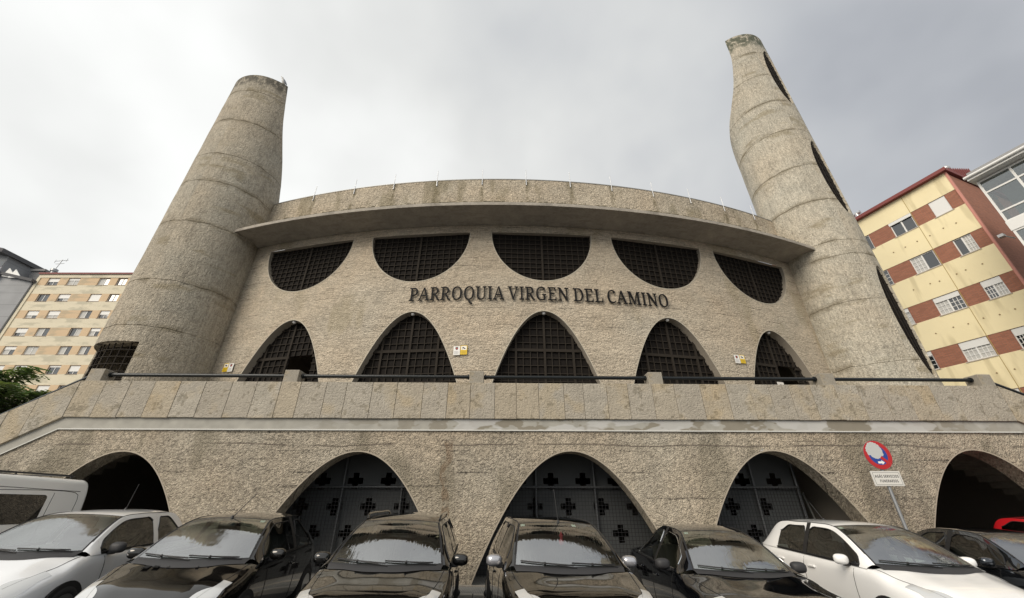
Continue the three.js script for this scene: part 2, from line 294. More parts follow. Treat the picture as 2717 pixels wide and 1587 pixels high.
// eave slab with a thin lip, gutter bed and rough parapet
{
  const OV = 0.1 * DW, a0 = -11.9, a1 = 15.3, N = 140, prof = [[0.02, SOFFIT], [OV - 0.05, SOFFIT], [OV - 0.045, SOFFIT - 0.025], [OV, SOFFIT - 0.025], [OV, SOFFIT + 0.11], [OV - 0.03, SOFFIT + 0.125], [0.05, SOFFIT + 0.62]];
  const g = new GB();
  for (let i = 0; i < N; i++) for (let k = 0; k < prof.length - 1; k++) {
    const s0 = lerp(a0, a1, i / N), s1 = lerp(a0, a1, (i + 1) / N), [o0, y0] = prof[k], [o1, y1] = prof[k + 1];
    g.quad(arc(s1, y0, o0), arc(s0, y0, o0), arc(s0, y1, o1), arc(s1, y1, o1), [s1, o0 + y0], [s0, o0 + y0], [s0, o1 + y1], [s1, o1 + y1]);
  }
  part('eave', g.geo(), mat.smoothConcrete, church, 'smooth projecting concrete eave slab over the upper windows');
  const debris = new GB();
  for (let i = 0; i < 900; i++) { const s = rr(a0, a1), o = OV - rr(0.04, 0.16), h = rr(0.015, 0.05), w = rr(0.02, 0.07), y = SOFFIT + 0.11 + (OV - o) * 0.3, c = arc(s, y, o); debris.box(c[0] - w, c[0] + w, c[1] - 0.02, c[1] + h, c[2] - w * 0.6, c[2] + w * 0.6); }
  const db = part('gutter_moss', debris.geo(), M({ color: lin(0.1, 0.085, 0.05) }), church); db.userData.kind = 'stuff';
  const parTex = concreteTex(2048, 160, 28, 2.6, [0.45, 0.39, 0.3], { board: 0.22, line: 0.4, boardTone: 0.08, grain: 0.45, mott: 0.35, extra(c, x, y) {
    const s = x + S0; for (const r of rodS) { const d = Math.abs(s - r + (fbm(x * 4, y * 3, 2) - 0.5) * 0.25); if (d < 0.16) mix3(c, [0.12, 0.1, 0.045], 0.7 * (1 - d / 0.16) * sstep(0.3, 0.6, fbm(x * 9, y * 3 + 7, 3)) ); }
    mix3(c, [0.2, 0.17, 0.1], 0.5 * sstep(0.56, 0.74, fbm(x * 2.2 + 3, y * 0.7 + 8, 3))); } });
  const pg = new GB();
  for (let i = 0; i < N; i++) { const s0 = lerp(a0, a1, i / N), s1 = lerp(a0, a1, (i + 1) / N), n0 = arcN(s0), n1 = arcN(s1);
    pg.quad(arc(s0, 11.5, 0.05), arc(s1, 11.5, 0.05), arc(s1, PARTOP, 0.05), arc(s0, PARTOP, 0.05), [s0, 11.5], [s1, 11.5], [s1, PARTOP], [s0, PARTOP], n0, n1, n1, n0);
    pg.quad(arc(s0, PARTOP, 0.05), arc(s1, PARTOP, 0.05), arc(s1, PARTOP, -0.3), arc(s0, PARTOP, -0.3), [s0, 0], [s1, 0], [s1, 0.3], [s0, 0.3]);
    pg.quad(arc(s1, 11.5, -0.3), arc(s0, 11.5, -0.3), arc(s0, PARTOP, -0.3), arc(s1, PARTOP, -0.3), [s1, 0], [s0, 0], [s0, 2], [s1, 2]); }
  part('parapet', pg.geo(), M({ map: place(parTex, S0, 11.5, 28, 2.6), bumpMap: place(chipTex, 0, 0, 2.2, 1.6), bumpScale: 0.045 }), church, 'rough concrete parapet streaked brown below the rods');
  const cap = new GB();
  for (let i = 0; i < N; i++) { const s0 = lerp(a0, a1, i / N), s1 = lerp(a0, a1, (i + 1) / N); for (const [o0, y0, o1, y1] of [[0.065, PARTOP - 0.015, 0.065, PARTOP + 0.02], [0.065, PARTOP + 0.02, -0.3, PARTOP + 0.02], [0.05, PARTOP - 0.015, 0.065, PARTOP - 0.015]]) cap.quad(arc(s0, y0, o0), arc(s1, y0, o0), arc(s1, y1, o1), arc(s0, y1, o1)); }
  part('parapet_flashing', cap.geo(), M({ color: lin(0.3, 0.3, 0.29), roughness: 0.5, metalness: 0.4 }), church);
  // hidden roof and nave behind, so that the front is a building and not a screen
  const rf = new GB(); for (let i = 0; i < 40; i++) { const s0 = lerp(a0, a1, i / 40), s1 = lerp(a0, a1, (i + 1) / 40); rf.quad(arc(s0, 13.2, -0.3), arc(s1, 13.2, -0.3), arc(s1, 13.2, -20), arc(s0, 13.2, -20)); }
  part('roof', rf.geo(), mat.smoothConcrete, church);
}
for (const s of rodS) {
  const c = arc(s, 0, 0.09), n = arcN(s), g = mergeGeometries([bar([c[0], 13.5, c[2]], [c[0], 14.36, c[2]], 0.012, 6), (() => { const b = new THREE.BoxGeometry(0.04, 0.34, 0.015); b.rotateY(s / RW); b.translate(c[0] - n[0] * 0.015, 13.68, c[2] - n[2] * 0.015); return b; })()]);
  single('metal_rod', g, mat.zinc, 'thin upright metal rod clamped to the church parapet edge', 'rod', 'rods along the parapet');
}
// towers: concrete shells poured in rings, cut open in a curve towards the nave
function tower(label, cx, cz, R, sgn, camDir, joints, cut, slits, doorway, mossDepth, tone, greener) {
  const t = new THREE.Group(); t.name = 'round_tower'; t.userData.label = label; t.position.set(cx, 0, cz); church.add(t);
  const top = joints[joints.length - 1], cutF = pw(cut), cutAt = (y) => (y <= cut[0][0] ? -95 : cutF(y));
  const H0 = joints[0], hm = top - H0, wm = 2 * Math.PI * R;
  const tex = concreteTex(640, Math.min(1400, Math.round(hm * 56)), wm, hm, tone, { board: 0.9, boardTone: 0.03, line: 0, grain: 0.34, mott: 0.24, patch: 0.26, sx: 32, sy: 8, stone: 0.85, extra(c, x, y) {
    const v = fbm(x * 5 + 1, y * 0.35 + 2, 3); mix3(c, c.map((q) => q * 0.8), 0.7 * sstep(0.58, 0.8, v));
    mix3(c, [0.22, 0.18, 0.1], 0.5 * sstep(0.64, 0.8, fbm(x * 0.8 + 20, y * 2.4, 4)));
    let dj = 9; for (const j of joints) dj = Math.min(dj, Math.abs(y + H0 - j + (vn(x * 3, j) - 0.5) * 0.08)); if (dj < 0.2) mix3(c, [0.17, 0.14, 0.085], 0.65 * (1 - dj / 0.2) * sstep(0.4, 0.65, fbm(x * 1.6 + 8, y * 4, 3)));
    const m = (hm - y) / mossDepth, edgeM = 0.4 + 1.0 * fbm(x * 2.4 + 60, y * 0.5, 3) ; if (m < 2) mix3(c, greener ? [0.045, 0.06, 0.035] : [0.075, 0.07, 0.055], 0.85 * sstep(edgeM + 0.3, edgeM - 0.25, m) * sstep(0.3, 0.62, fbm(x * 9, y * 5, 4) + 0.1 * rnd())); } });
  const m = M({ map: place(tex, 0, H0, wm, hm), bumpMap: place(chipTex, 0, 0, 1.4, 2.3), bumpScale: 0.03 }), TH = 0.26;
  const jit = (i, phi) => 0.06 * (vn(phi * 5 + 40, i * 5.3) - 0.5) + 0.05 * (vn(phi * 21 + 40, i * 7.1) - 0.5);
  const hole = (y) => {                                    // opening in degrees of phi, or null
    for (const s of slits) if (Math.abs(y - s.y) < s.h) { const w = s.w * Math.sqrt(1 - ((y - s.y) / s.h) ** 2); return [s.a - w, s.a + w]; }
    if (doorway && y < doorway.top) return [doorway.a0, doorway.a1]; return null; };
  for (let r = 0; r < joints.length - 1; r++) {
    const y0 = joints[r], y1 = joints[r + 1], g = new GB(), ys = new Set([y0, y0 + 0.007, y0 + 0.014, y1 - 0.014, y1 - 0.007, y1]);
    for (let y = y0 + 0.09; y < y1 - 0.05; y += 0.11) ys.add(y);
    for (const s of slits) for (let k = 0; k <= 36; k++) { const y = s.y - s.h * 0.9999 * Math.cos(Math.PI * k / 36); if (y > y0 + 0.03 && y < y1 - 0.03) ys.add(y); }
    if (doorway && doorway.top > y0 && doorway.top < y1) { ys.add(doorway.top - 1e-4); ys.add(doorway.top + 1e-4); }
    const yy = [...ys].sort((a, b) => a - b), first = r === 0, last = r === joints.length - 2;
    const groove = (k) => { const y = yy[k]; if (!last && y > y1 - 0.009) return -0.018; if (!first && y < y0 + 0.009) return -0.018; return 0; };
    const P = (phi, k, off) => { const a = phi * Math.PI / 180, y = yy[k]; const w0 = first ? 0 : Math.max(0, 1 - (y - y0) / 0.14), w1 = last ? 0 : Math.max(0, 1 - (y1 - y) / 0.14), rad = R + off + 0.012 * (vn(a * 4 + 9, y * 1.2) - 0.5);
      return [rad * Math.sin(a), y + w0 * jit(r, a) + w1 * jit(r + 1, a), rad * Math.cos(a)]; };
    const N = 26;
    const ends = (y) => { const e = cutAt(y), A = camDir + sgn * e, B = camDir + sgn * (170 - e); return sgn > 0 ? [A, B] : [B, A]; };
    const spans = (y) => { let [a, b] = ends(y); const h = hole(y); if (!h) return [[a, (a + b) / 2], [(a + b) / 2, b]]; let [h0, h1] = h; while (h0 < a) { h0 += 360; h1 += 360; } if (h0 > b) { h0 -= 360; h1 -= 360; } if (h1 < a) return [[a, (a + b) / 2], [(a + b) / 2, b]]; return [[a, Math.max(a, h0)], [Math.min(b, h1), b]]; };
    for (let k = 0; k < yy.length - 1; k++) {
      const ym = (yy[k] + yy[k + 1]) / 2, closed = cutAt(ym) <= -94.9, hm_ = hole(ym), eps = 1e-5;
      const y0s = Math.max(yy[k], ym - (ym - yy[k]) * (1 - eps)), y1s = ym + (yy[k + 1] - ym) * (1 - eps);
      let sa = spans(y0s), sb = spans(y1s);
      for (let q = 0; q < 2; q++) {
        const [a0, b0] = sa[q], [a1, b1] = sb[q];
        for (let j = 0; j < N; j++) {
          const p0 = lerp(a0, b0, j / N), p1 = lerp(a0, b0, (j + 1) / N), q0 = lerp(a1, b1, j / N), q1 = lerp(a1, b1, (j + 1) / N), U = (p, y) => [p * Math.PI / 180 * R, y];
          const o0 = groove(k), o1 = groove(k + 1), nn = (p) => [Math.sin(p * Math.PI / 180), 0, Math.cos(p * Math.PI / 180)];
          if (o0 === o1) g.quad(P(p0, k, o0), P(p1, k, o0), P(q1, k + 1, o1), P(q0, k + 1, o1), U(p0, yy[k]), U(p1, yy[k]), U(q1, yy[k + 1]), U(q0, yy[k + 1]), nn(p0), nn(p1), nn(q1), nn(q0));
          else g.quad(P(p0, k, o0), P(p1, k, o0), P(q1, k + 1, o1), P(q0, k + 1, o1), U(p0, yy[k]), U(p1, yy[k]), U(q1, yy[k + 1]), U(q0, yy[k + 1]));
          if (k % 2 === 0 || hm_ || true) g.quad(P(p1, k, -TH), P(p0, k, -TH), P(q0, k + 1, -TH), P(q1, k + 1, -TH), U(p1, yy[k]), U(p0, yy[k]), U(q0, yy[k + 1]), U(q1, yy[k + 1]));
          if (last && k === yy.length - 2) g.quad(P(q0, k + 1, 0), P(q1, k + 1, 0), P(q1, k + 1, -TH), P(q0, k + 1, -TH), U(q0, yy[k + 1]), U(q1, yy[k + 1]), U(q1, yy[k + 1]), U(q0, yy[k + 1]));
        }
      }
      const side = (a, b, flip) => { const A = P(a, k, 0), B = P(a, k, -TH), C = P(b, k + 1, -TH), D = P(b, k + 1, 0), u = [0, yy[k]], v = [TH, yy[k]], w = [TH, yy[k + 1]], x = [0, yy[k + 1]]; if (flip) g.quad(B, A, D, C, v, u, x, w); else g.quad(A, B, C, D, u, v, w, x); };
      if (!closed) { side(sa[0][0], sb[0][0], false); side(sa[1][1], sb[1][1], true); }
      if (hm_) { side(sa[0][1], sb[0][1], true); side(sa[1][0], sb[1][0], false); }
    }
    if (doorway && doorway.top > y0 && doorway.top < y1) for (let j = 0; j < 20; j++) { const p0 = lerp(doorway.a0, doorway.a1, j / 20), p1 = lerp(doorway.a0, doorway.a1, (j + 1) / 20), k = yy.findIndex((y) => y > doorway.top); g.quad(P(p1, k, 0), P(p0, k, 0), P(p0, k, -TH), P(p1, k, -TH)); }
    part('concrete_ring', g.geo(), m, t);
  }
  // dark panels stand for the shaded inside of the slits, lattice bars over them
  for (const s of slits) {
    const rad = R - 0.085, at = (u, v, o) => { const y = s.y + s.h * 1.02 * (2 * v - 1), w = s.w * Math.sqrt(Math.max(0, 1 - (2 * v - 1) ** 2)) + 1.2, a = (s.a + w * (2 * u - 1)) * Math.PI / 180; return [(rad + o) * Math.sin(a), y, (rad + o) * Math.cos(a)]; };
    const panel = part('slit_shade_panel', gridGeo(8, 24, (u, v) => at(u, v, 0)), mat.woodBack, t);
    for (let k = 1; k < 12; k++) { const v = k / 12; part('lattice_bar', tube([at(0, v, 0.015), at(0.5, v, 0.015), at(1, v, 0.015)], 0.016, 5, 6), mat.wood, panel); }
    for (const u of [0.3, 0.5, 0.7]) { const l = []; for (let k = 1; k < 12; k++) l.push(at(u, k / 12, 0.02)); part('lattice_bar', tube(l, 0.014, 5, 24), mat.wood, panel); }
  }
  const core = new THREE.CylinderGeometry(R * 0.3, R * 0.3, cut[0][0] - H0 - 0.3, 36); core.translate(0, (cut[0][0] + H0) / 2, 0); part('stair_core', core, mat.smoothConcrete, t);
  if (doorway) {
    const A = doorway.a0 * Math.PI / 180, B = doorway.a1 * Math.PI / 180, q = R - TH + 0.02, p0 = [q * Math.sin(A), q * Math.cos(A)], p1 = [q * Math.sin(B), q * Math.cos(B)];
    const at = (u, y, o = 0) => { const a = lerp(A, B, u), rad = R - 0.17 + o; return [rad * Math.sin(a), y, rad * Math.cos(a)]; };
    for (let i = 0; i <= 9; i++) part('grille_bar', bar(at(i / 9, H0), at(i / 9, doorway.top - 0.01), 0.022, 5), mat.wood, t);
    for (let k = 1; k < 12; k++) { const y = doorway.top - k * 0.24, pts = []; for (let i = 0; i <= 6; i++) pts.push(at(i / 6, y, 0.01)); part('grille_bar', tube(pts, 0.02, 5), mat.wood, t); }
    void p0; void p1;
  }
  return t;
}
const TWL = tower('squat tower at the left end with a doorway and a slanting open top', -12.75, -13.55, 1.82, -1, 43.26, [3.4, 6.9, 8.67, 11.31, 13.4, 14.95, 17.12, 19.2, 20.42],
  [[12.6, -95], [13.4, -80], [14.3, -62], [15.1, -51], [15.9, -41], [16.7, -31], [17.85, -20], [19.05, -12.6], [20.5, -5]], [], { a0: -62, a1: 19.6, top: 6.34 }, 0.75, [0.39, 0.348, 0.275], false);
const TWR = tower('taller tower at the right end with tall oval slits', 14.35, -15.05, 1.72, 1, -43.64, [3.4, 6.24, 8.77, 10.9, 11.6, 13.84, 16.0, 18.49, 20.78, 22.99, 25.13, 27.08],
  [[18.9, -95], [20.2, -72], [21, -54], [21.8, -35], [22.9, -17.5], [24.2, -6], [25.4, 0.5], [27.2, 2.6]], [{ y: 8, h: 2.35, a: 24, w: 17 }, { y: 15.45, h: 2.32, a: 24, w: 17 }, { y: 23.1, h: 2.4, a: 24, w: 17 }], null, 1.25, [0.465, 0.425, 0.345], true);

// ------------------------------------------------------------------ terrace with arcade, granite parapet and rails
const terrace = thing('terrace', 'terrace with a low concrete arcade, granite parapet and black rails in front of the church', 'terrace', [0, 0, -10.1], 0.021);
const arches = [-9.27, -3.72, 1.44, 6.42, 11.5].map((c, i) => ({ c, top: [2.76, 2.77, 2.79, 2.81, 2.84][i], k: 0.5 })), LOW = -0.35;
for (const a of arches) a.hw = Math.sqrt((a.top - LOW) / a.k);
const XL = -11.05, XR = 13.0, TX0 = -14.2, TX1 = 16.6;
const kinkY = (y) => (x) => x < XL ? y + (x - XL) * 0.57 : x > XR ? y - (x - XR) * 0.46 : y;
const archTop = (a, x) => a.top - a.k * (x - a.c) ** 2;
{
  const tex = concreteTex(2048, 256, 31, 3.9, [0.38, 0.33, 0.256], { board: 0.16, line: 0.5, boardTone: 0.12, grain: 0.5, mott: 0.34, patch: 0.28, warm: 0.1, extra(c, x, y) {
    const st = fbm(x * 1.5 + 70, y * 0.45, 3); mix3(c, [0.17, 0.15, 0.105], 0.5 * sstep(0.55, 0.7, st) * sstep(1.2, 3.4, y + 1.4 * fbm(x * 3, y * 2, 2)));
    if (Math.abs(y - 3.27 - (vn(x * 0.8, 3) - 0.5) * 0.06) < 0.016) mix3(c, [0.11, 0.09, 0.07], 0.75 * sstep(0.3, 0.5, vn(x * 1.1, 9)));
    if (Math.abs(x - 12.6 - (vn(y * 3, 4) - 0.5) * 0.2) < 0.05 + 0.05 * vn(y * 6, 1)) mix3(c, [0.18, 0.12, 0.07], 0.6 * sstep(0.35, 0.6, fbm(x * 6, y * 4, 2)));
    if (x > 19.7 && x < 20.6 && Math.abs(y - 3.0 - (x - 20.2) * 0.75 - (vn(x * 9, 2) - 0.5) * 0.1) < 0.035) mix3(c, [0.5, 0.5, 0.48], 0.7 * sstep(0.3, 0.5, vn(x * 6, y * 6))); } });
  const wm = M({ map: place(tex, TX0, LOW, 31, 3.9), bumpMap: bumpRough, bumpScale: 0.07 });
  const ss = new Set(); for (let x = TX0; x < TX1; x += 0.25) ss.add(+x.toFixed(3)); ss.add(TX1); ss.add(XL); ss.add(XR);
  for (const a of arches) for (let i = 0; i <= 48; i++) { const x = a.c + a.hw * (i / 24 - 1); if (x < TX1) ss.add(+x.toFixed(4)); }
  const xs = [...ss].sort((a, b) => a - b), topY = kinkY(3.275), g = new GB();
  const inArch = (m) => arches.filter((e) => Math.abs(m - e.c) < e.hw);
  for (let i = 0; i < xs.length - 1; i++) {
    const a = xs[i], b = xs[i + 1], A = inArch((a + b) / 2), l = (x) => Math.max(LOW, ...A.map((e) => archTop(e, x))), ya = l(a), yb = l(b);
    for (const z of [0, -0.45]) { const p = [a, ya, z], q = [b, yb, z], r = [b, topY(b), z], s = [a, topY(a), z]; if (z) g.quad(q, p, s, r, q, p, s, r); else g.quad(p, q, r, s, p, q, r, s); }
    if (A.length) g.quad([a, ya, 0], [a, ya, -0.45], [b, yb, -0.45], [b, yb, 0], [a, ya], [a, ya + 0.45], [b, yb + 0.45], [b, yb]);
  }
  part('arcade_wall', g.geo(), wm, terrace, 'rough pebbly concrete wall with five low arches');
  const w = 0.028, marM = M({ color: lin(0.36, 0.315, 0.25) });
  for (const a of arches) { const mar = new GB(); for (let i = 0; i < 48; i++) { const P = (t, o) => { const x = a.c + a.hw * (t / 24 - 1), dx = 1, dy = -2 * a.k * (x - a.c), l = Math.hypot(dx, dy); return [x - dy / l * o, archTop(a, x) + dx / l * o, 0.006]; }; mar.quad(P(i, 0), P(i + 1, 0), P(i + 1, w), P(i, w)); } part('arch_margin', mar.geo(), marM, terrace); }
  
  // plaster band with peeled patches and a bright bottom bead
  const bt = makeTex(2048, 64, (i, j) => { const x = i / 2048 * 31, y = j / 64 * 0.28, n = fbm(x * 1.1 + 4, y * 3 + 2, 4), p = fbm(x * 2.6 + 40, y * 5, 4), c = [0.33, 0.32, 0.285].map((q) => q * (0.85 + 0.35 * fbm(x * 6, y * 6, 3)));
    const age = sstep(7, 14, x) * sstep(28, 24, x); mix3(c, [0.2, 0.175, 0.13], 0.75 * sstep(0.5, 0.56, p) * age); mix3(c, [0.5, 0.5, 0.49], 0.7 * sstep(0.56, 0.6, n) * age); return c; });
  const bm = M({ map: place(bt, TX0, 3.27, 31, 0.28) }), bg = new GB(), y0 = kinkY(3.27), y1 = kinkY(3.56);
  const bx = [TX0, ...Array.from({ length: 24 }, (_, i) => lerp(XL, XR, i / 23)), TX1];
  for (let i = 0; i < bx.length - 1; i++) { const a = bx[i], b = bx[i + 1], f = (x, y, z) => [x, y(x), z], U = (x, v) => [x, v];
    bg.quad(f(a, y0, 0.025), f(b, y0, 0.025), f(b, y1, 0.025), f(a, y1, 0.025), U(a, 3.27), U(b, 3.27), U(b, 3.55), U(a, 3.55)); bg.quad(f(a, y0, -0.1), f(b, y0, -0.1), f(b, y0, 0.025), f(a, y0, 0.025), U(a, 3.27), U(b, 3.27), U(b, 3.3), U(a, 3.3)); }
  part('plaster_band', bg.geo(), bm, terrace, 'pale grey plaster band with peeling patches');
  const bead = new GB(); for (let i = 0; i < bx.length - 1; i++) { const a = bx[i], b = bx[i + 1]; const f = (x, o, z) => [x, y0(x) + o, z]; if (b > XR + 1) continue; bead.quad(f(a, -0.012, 0.04), f(b, -0.012, 0.04), f(b, 0.014, 0.04), f(a, 0.014, 0.04)); bead.quad(f(a, 0.014, 0.04), f(b, 0.014, 0.04), f(b, 0.02, 0.02), f(a, 0.02, 0.02)); }
  part('band_bead', bead.geo(), M({ color: lin(0.55, 0.55, 0.52) }), terrace);
  // granite slabs
  const gt = makeTex(1024, 1024, (i, j) => { const x = i / 1024 * 16, y = j / 1024 * 16, t = 0.36 * (0.72 + 0.3 * fbm(x, y, 3, 16) + (rnd() - 0.5) * 0.5 + 0.25 * fbm(x * 8, y * 8, 3, 128)), c = [t * 1.04, t * 0.95, t * 0.79];
    mix3(c, [t * 1.04, t * 0.87, t * 0.6], 0.6 * sstep(0.5, 0.72, fbm(x * 0.5, y * 0.5, 4, 8))); mix3(c, [0.13, 0.115, 0.08], 0.5 * sstep(0.62, 0.75, fbm(x * 2, y * 2, 4, 32))); return c; });
  const gmats = [[1, 1, 1], [1.03, 1.0, 0.95], [0.97, 0.96, 0.95], [1.03, 0.98, 0.9], [0.94, 0.93, 0.92]].map((c) => M({ color: lin(...c), map: place(gt, 0, 0, 4, 4), bumpMap: place(chipTex, 0, 0, 1.6, 1.5), bumpScale: 0.016 }));
  const sb = kinkY(3.545), st = kinkY(4.455);
  let x = TX0; const cuts = [x]; while (x < TX1) { let n = x + rr(0.5, 0.72); for (const k of [XL, XR]) if (Math.abs(n - k) < 0.33 && x < k - 0.2) n = k; x = Math.min(n, TX1); cuts.push(x); }
  for (let i = 0; i < cuts.length - 1; i++) {
    const a = cuts[i] + 0.005, b = cuts[i + 1] - 0.005, z = 0.085 + rr(-0.004, 0.005), c = 0.005, ou = rr(0, 4), ov = rr(0, 4), s = new GB(), e = rr(-0.006, 0.006);
    const v = (x_, t, zz, ins = 0) => [x_, (t ? st(x_) - ins : sb(x_) + ins + e), zz], U = (p) => [p[0] + ou, p[1] + ov];
    const q = (A, B, C, D) => s.quad(A, B, C, D, U(A), U(B), U(C), U(D));
    q(v(a + c, 0, z, c), v(b - c, 0, z, c), v(b - c, 1, z, c), v(a + c, 1, z, c));
    q(v(a, 0, z - c), v(b, 0, z - c), v(b - c, 0, z, c), v(a + c, 0, z, c)); q(v(a + c, 1, z, c), v(b - c, 1, z, c), v(b, 1, z - c), v(a, 1, z - c));
    q(v(a, 0, z - c), v(a + c, 0, z, c), v(a + c, 1, z, c), v(a, 1, z - c)); q(v(b - c, 0, z, c), v(b, 0, z - c), v(b, 1, z - c), v(b - c, 1, z, c));
    q(v(a, 0, -0.04), v(a, 0, z - c), v(a, 1, z - c), v(a, 1, -0.04)); q(v(b, 0, z - c), v(b, 0, -0.04), v(b, 1, -0.04), v(b, 1, z - c));
    q(v(a, 1, z - c), v(b, 1, z - c), v(b, 1, -0.04), v(a, 1, -0.04)); q(v(a, 0, -0.04), v(b, 0, -0.04), v(b, 0, z - c), v(a, 0, z - c));
    part('granite_slab', s.geo(), gmats[Math.floor(rnd() * 5)], terrace);
  }
  // mortar core and coping behind the slabs, terrace deck, stair flights
  const core = new GB(), cu = [TX0, XL, XR, TX1];
  for (let i = 0; i < 3; i++) { const a = cu[i], b = cu[i + 1], f = (x_, o, z) => [x_, o + kinkY(0)(x_), z]; core.quad(f(a, 3.56, 0.062), f(b, 3.56, 0.062), f(b, 4.44, 0.062), f(a, 4.44, 0.062)); core.quad(f(a, 4.44, 0.062), f(b, 4.44, 0.062), f(b, 4.44, -0.4), f(a, 4.44, -0.4)); core.quad(f(b, 3.2, -0.4), f(a, 3.2, -0.4), f(a, 4.44, -0.4), f(b, 4.44, -0.4)); }
  part('parapet_core', core.geo(), M({ color: lin(0.3, 0.265, 0.21) }), terrace);
  part('terrace_deck', boxGeo(XL + 0.1, XR + 0.2, 3.3, FLOOR, -5.2, -0.4), M({ color: lin(0.3, 0.28, 0.25) }), terrace);
  for (const sg of [-1, 1]) for (let k = 0; k < 16; k++) { const x0 = sg < 0 ? XL - 0.3 * k : XR + 0.3 * k, y = FLOOR - 0.17 * (k + 1); if (Math.abs(x0) > 16.5) break; part('step', boxGeo(Math.min(x0, x0 + sg * 0.3), Math.max(x0, x0 + sg * 0.3), y - 0.5, y, -2.6, -0.41), mat.smoothConcrete, terrace); }
  // posts and rails
  const posts = [-10.82, -5.79, -0.94, 3.83, 8.5, 12.86];
  const postM = M({ map: place(gt, 0.7, 0.3, 4, 4), bumpMap: bumpFine, bumpScale: 0.01, color: lin(0.95, 0.95, 0.95) });
  for (const p of posts) { const o = part('granite_post', new RoundedBoxGeometry(0.38, 0.36, 0.36, 2, 0.015), postM, terrace); o.position.set(p, 4.61, -0.14); o.rotation.y = rr(-0.03, 0.03); }
  const ry = 4.675, rz = -0.14;
  for (let i = 0; i < posts.length - 1; i++) { const r = part('handrail', bar([posts[i] + 0.1, ry, rz], [posts[i + 1] - 0.1, ry, rz], 0.048, 14), mat.rail, terrace);
    for (const e of [posts[i] + 0.23, posts[i + 1] - 0.23]) part('rail_flange', bar([e - 0.02, ry, rz], [e + 0.02, ry, rz], 0.068, 14), mat.rail, r); }
  part('handrail', bar([-10.98, 4.7, rz], [-13.9, 4.7 - 2.92 * 0.6, rz], 0.05, 14), mat.rail, terrace, 'sloping black rail beside the stairs');
  part('handrail', bar([13.0, 4.68, rz], [16.3, 4.68 - 3.3 * 0.46, rz], 0.048, 14), mat.rail, terrace, 'sloping black rail beside the far stairs');
  // dim room behind the arcade
  const rm = new GB(), zb = -9; const Q = (...p) => rm.quad(...p);
  Q([TX0, LOW, zb], [TX1, LOW, zb], [TX1, 3.3, zb], [TX0, 3.3, zb]); Q([TX0, 3.15, -0.45], [TX0, 3.15, zb], [TX1, 3.15, zb], [TX1, 3.15, -0.45]); Q([TX0, LOW, zb], [TX0, LOW, -0.2], [TX0, 3.15, -0.45], [TX0, 3.15, zb]); Q([TX1, LOW, -0.2], [TX1, LOW, zb], [TX1, 3.15, zb], [TX1, 3.15, -0.45]);
  part('undercroft', rm.geo(), M({ color: lin(0.27, 0.24, 0.2) }), terrace);
  for (const xw of [-6.5, -1.1, 3.95, 8.98]) part('partition', boxGeo(xw - 0.18, xw + 0.18, LOW, 3.14, -8.9, -0.46), M({ color: lin(0.27, 0.24, 0.2) }), terrace);
  // screens of painted sheets pierced by crosses, behind a wire mesh
  const sheetM = M({ color: lin(0.065, 0.07, 0.072), roughness: 0.75 }), meshM = M({ color: lin(0.02, 0.02, 0.022), roughness: 0.6, metalness: 0.3 }), frameM = M({ color: lin(0.11, 0.115, 0.12), roughness: 0.5, metalness: 0.4 });
  const screens = [[-5.9, -1.3], [-0.9, 3.75], [4.15, 7.6]];
  for (const [x0, x1] of screens) {
    const sc = part('cross_screen', mergeGeometries([bar([x0, 2.05, -1.16], [x1, 2.05, -1.16], 0.03, 8), ...Array.from({ length: 4 }, (_, i) => bar([lerp(x0, x1, i / 3), 0, -1.2], [lerp(x0, x1, i / 3), 2.9, -1.2], 0.035, 8))]), frameM, terrace, 'grey sheet screen pierced by square crosses behind wire mesh');
    for (let p = 0; p < 1; p++) {
      const a = x0, b = x1, sh = new THREE.Shape([[a, 0], [b, 0], [b, 2.95], [a, 2.95]].map((q) => new THREE.Vector2(...q)));
      for (let r = 0; r < 5; r++) for (let k = -12; k < 14; k++) { const cx = k * 0.86 + (r % 2) * 0.43 + 0.2, cy = 2.2 - r * 0.6, e = 0.075, f = 0.2; if (cx - f < a + 0.01 || cx + f > b - 0.01 || cy - f < 0.05) continue;
        sh.holes.push(new THREE.Path([[-e, -f], [e, -f], [e, -e], [f, -e], [f, e], [e, e], [e, f], [-e, f], [-e, e], [-f, e], [-f, -e], [-e, -e]].map(([u, v]) => new THREE.Vector2(cx + u, cy + v)))); }
      const s = part('pierced_sheet', new THREE.ShapeGeometry(sh), sheetM, sc); s.position.z = -1.3 - 0.01 * (p % 2);
    }
    const wires = []; for (let x_ = x0; x_ <= x1; x_ += 0.085) wires.push(boxGeo(x_ - 0.0045, x_ + 0.0045, 0.05, 2.05, -1.125, -1.117)); for (let y = 0.1; y < 2.05; y += 0.085) wires.push(boxGeo(x0, x1, y - 0.0045, y + 0.0045, -1.116, -1.108));
    part('wire_mesh', mergeGeometries(wires), meshM, sc).userData.kind = 'stuff';
  }
  for (const [xx, h] of [[7.85, 2.0], [8.3, 1.95]]) part('leaning_pole', bar([xx, 0.1, -1.6], [xx - 0.12, h, -1.9], 0.03, 6), M({ color: lin(0.16, 0.16, 0.15) }), terrace);
}

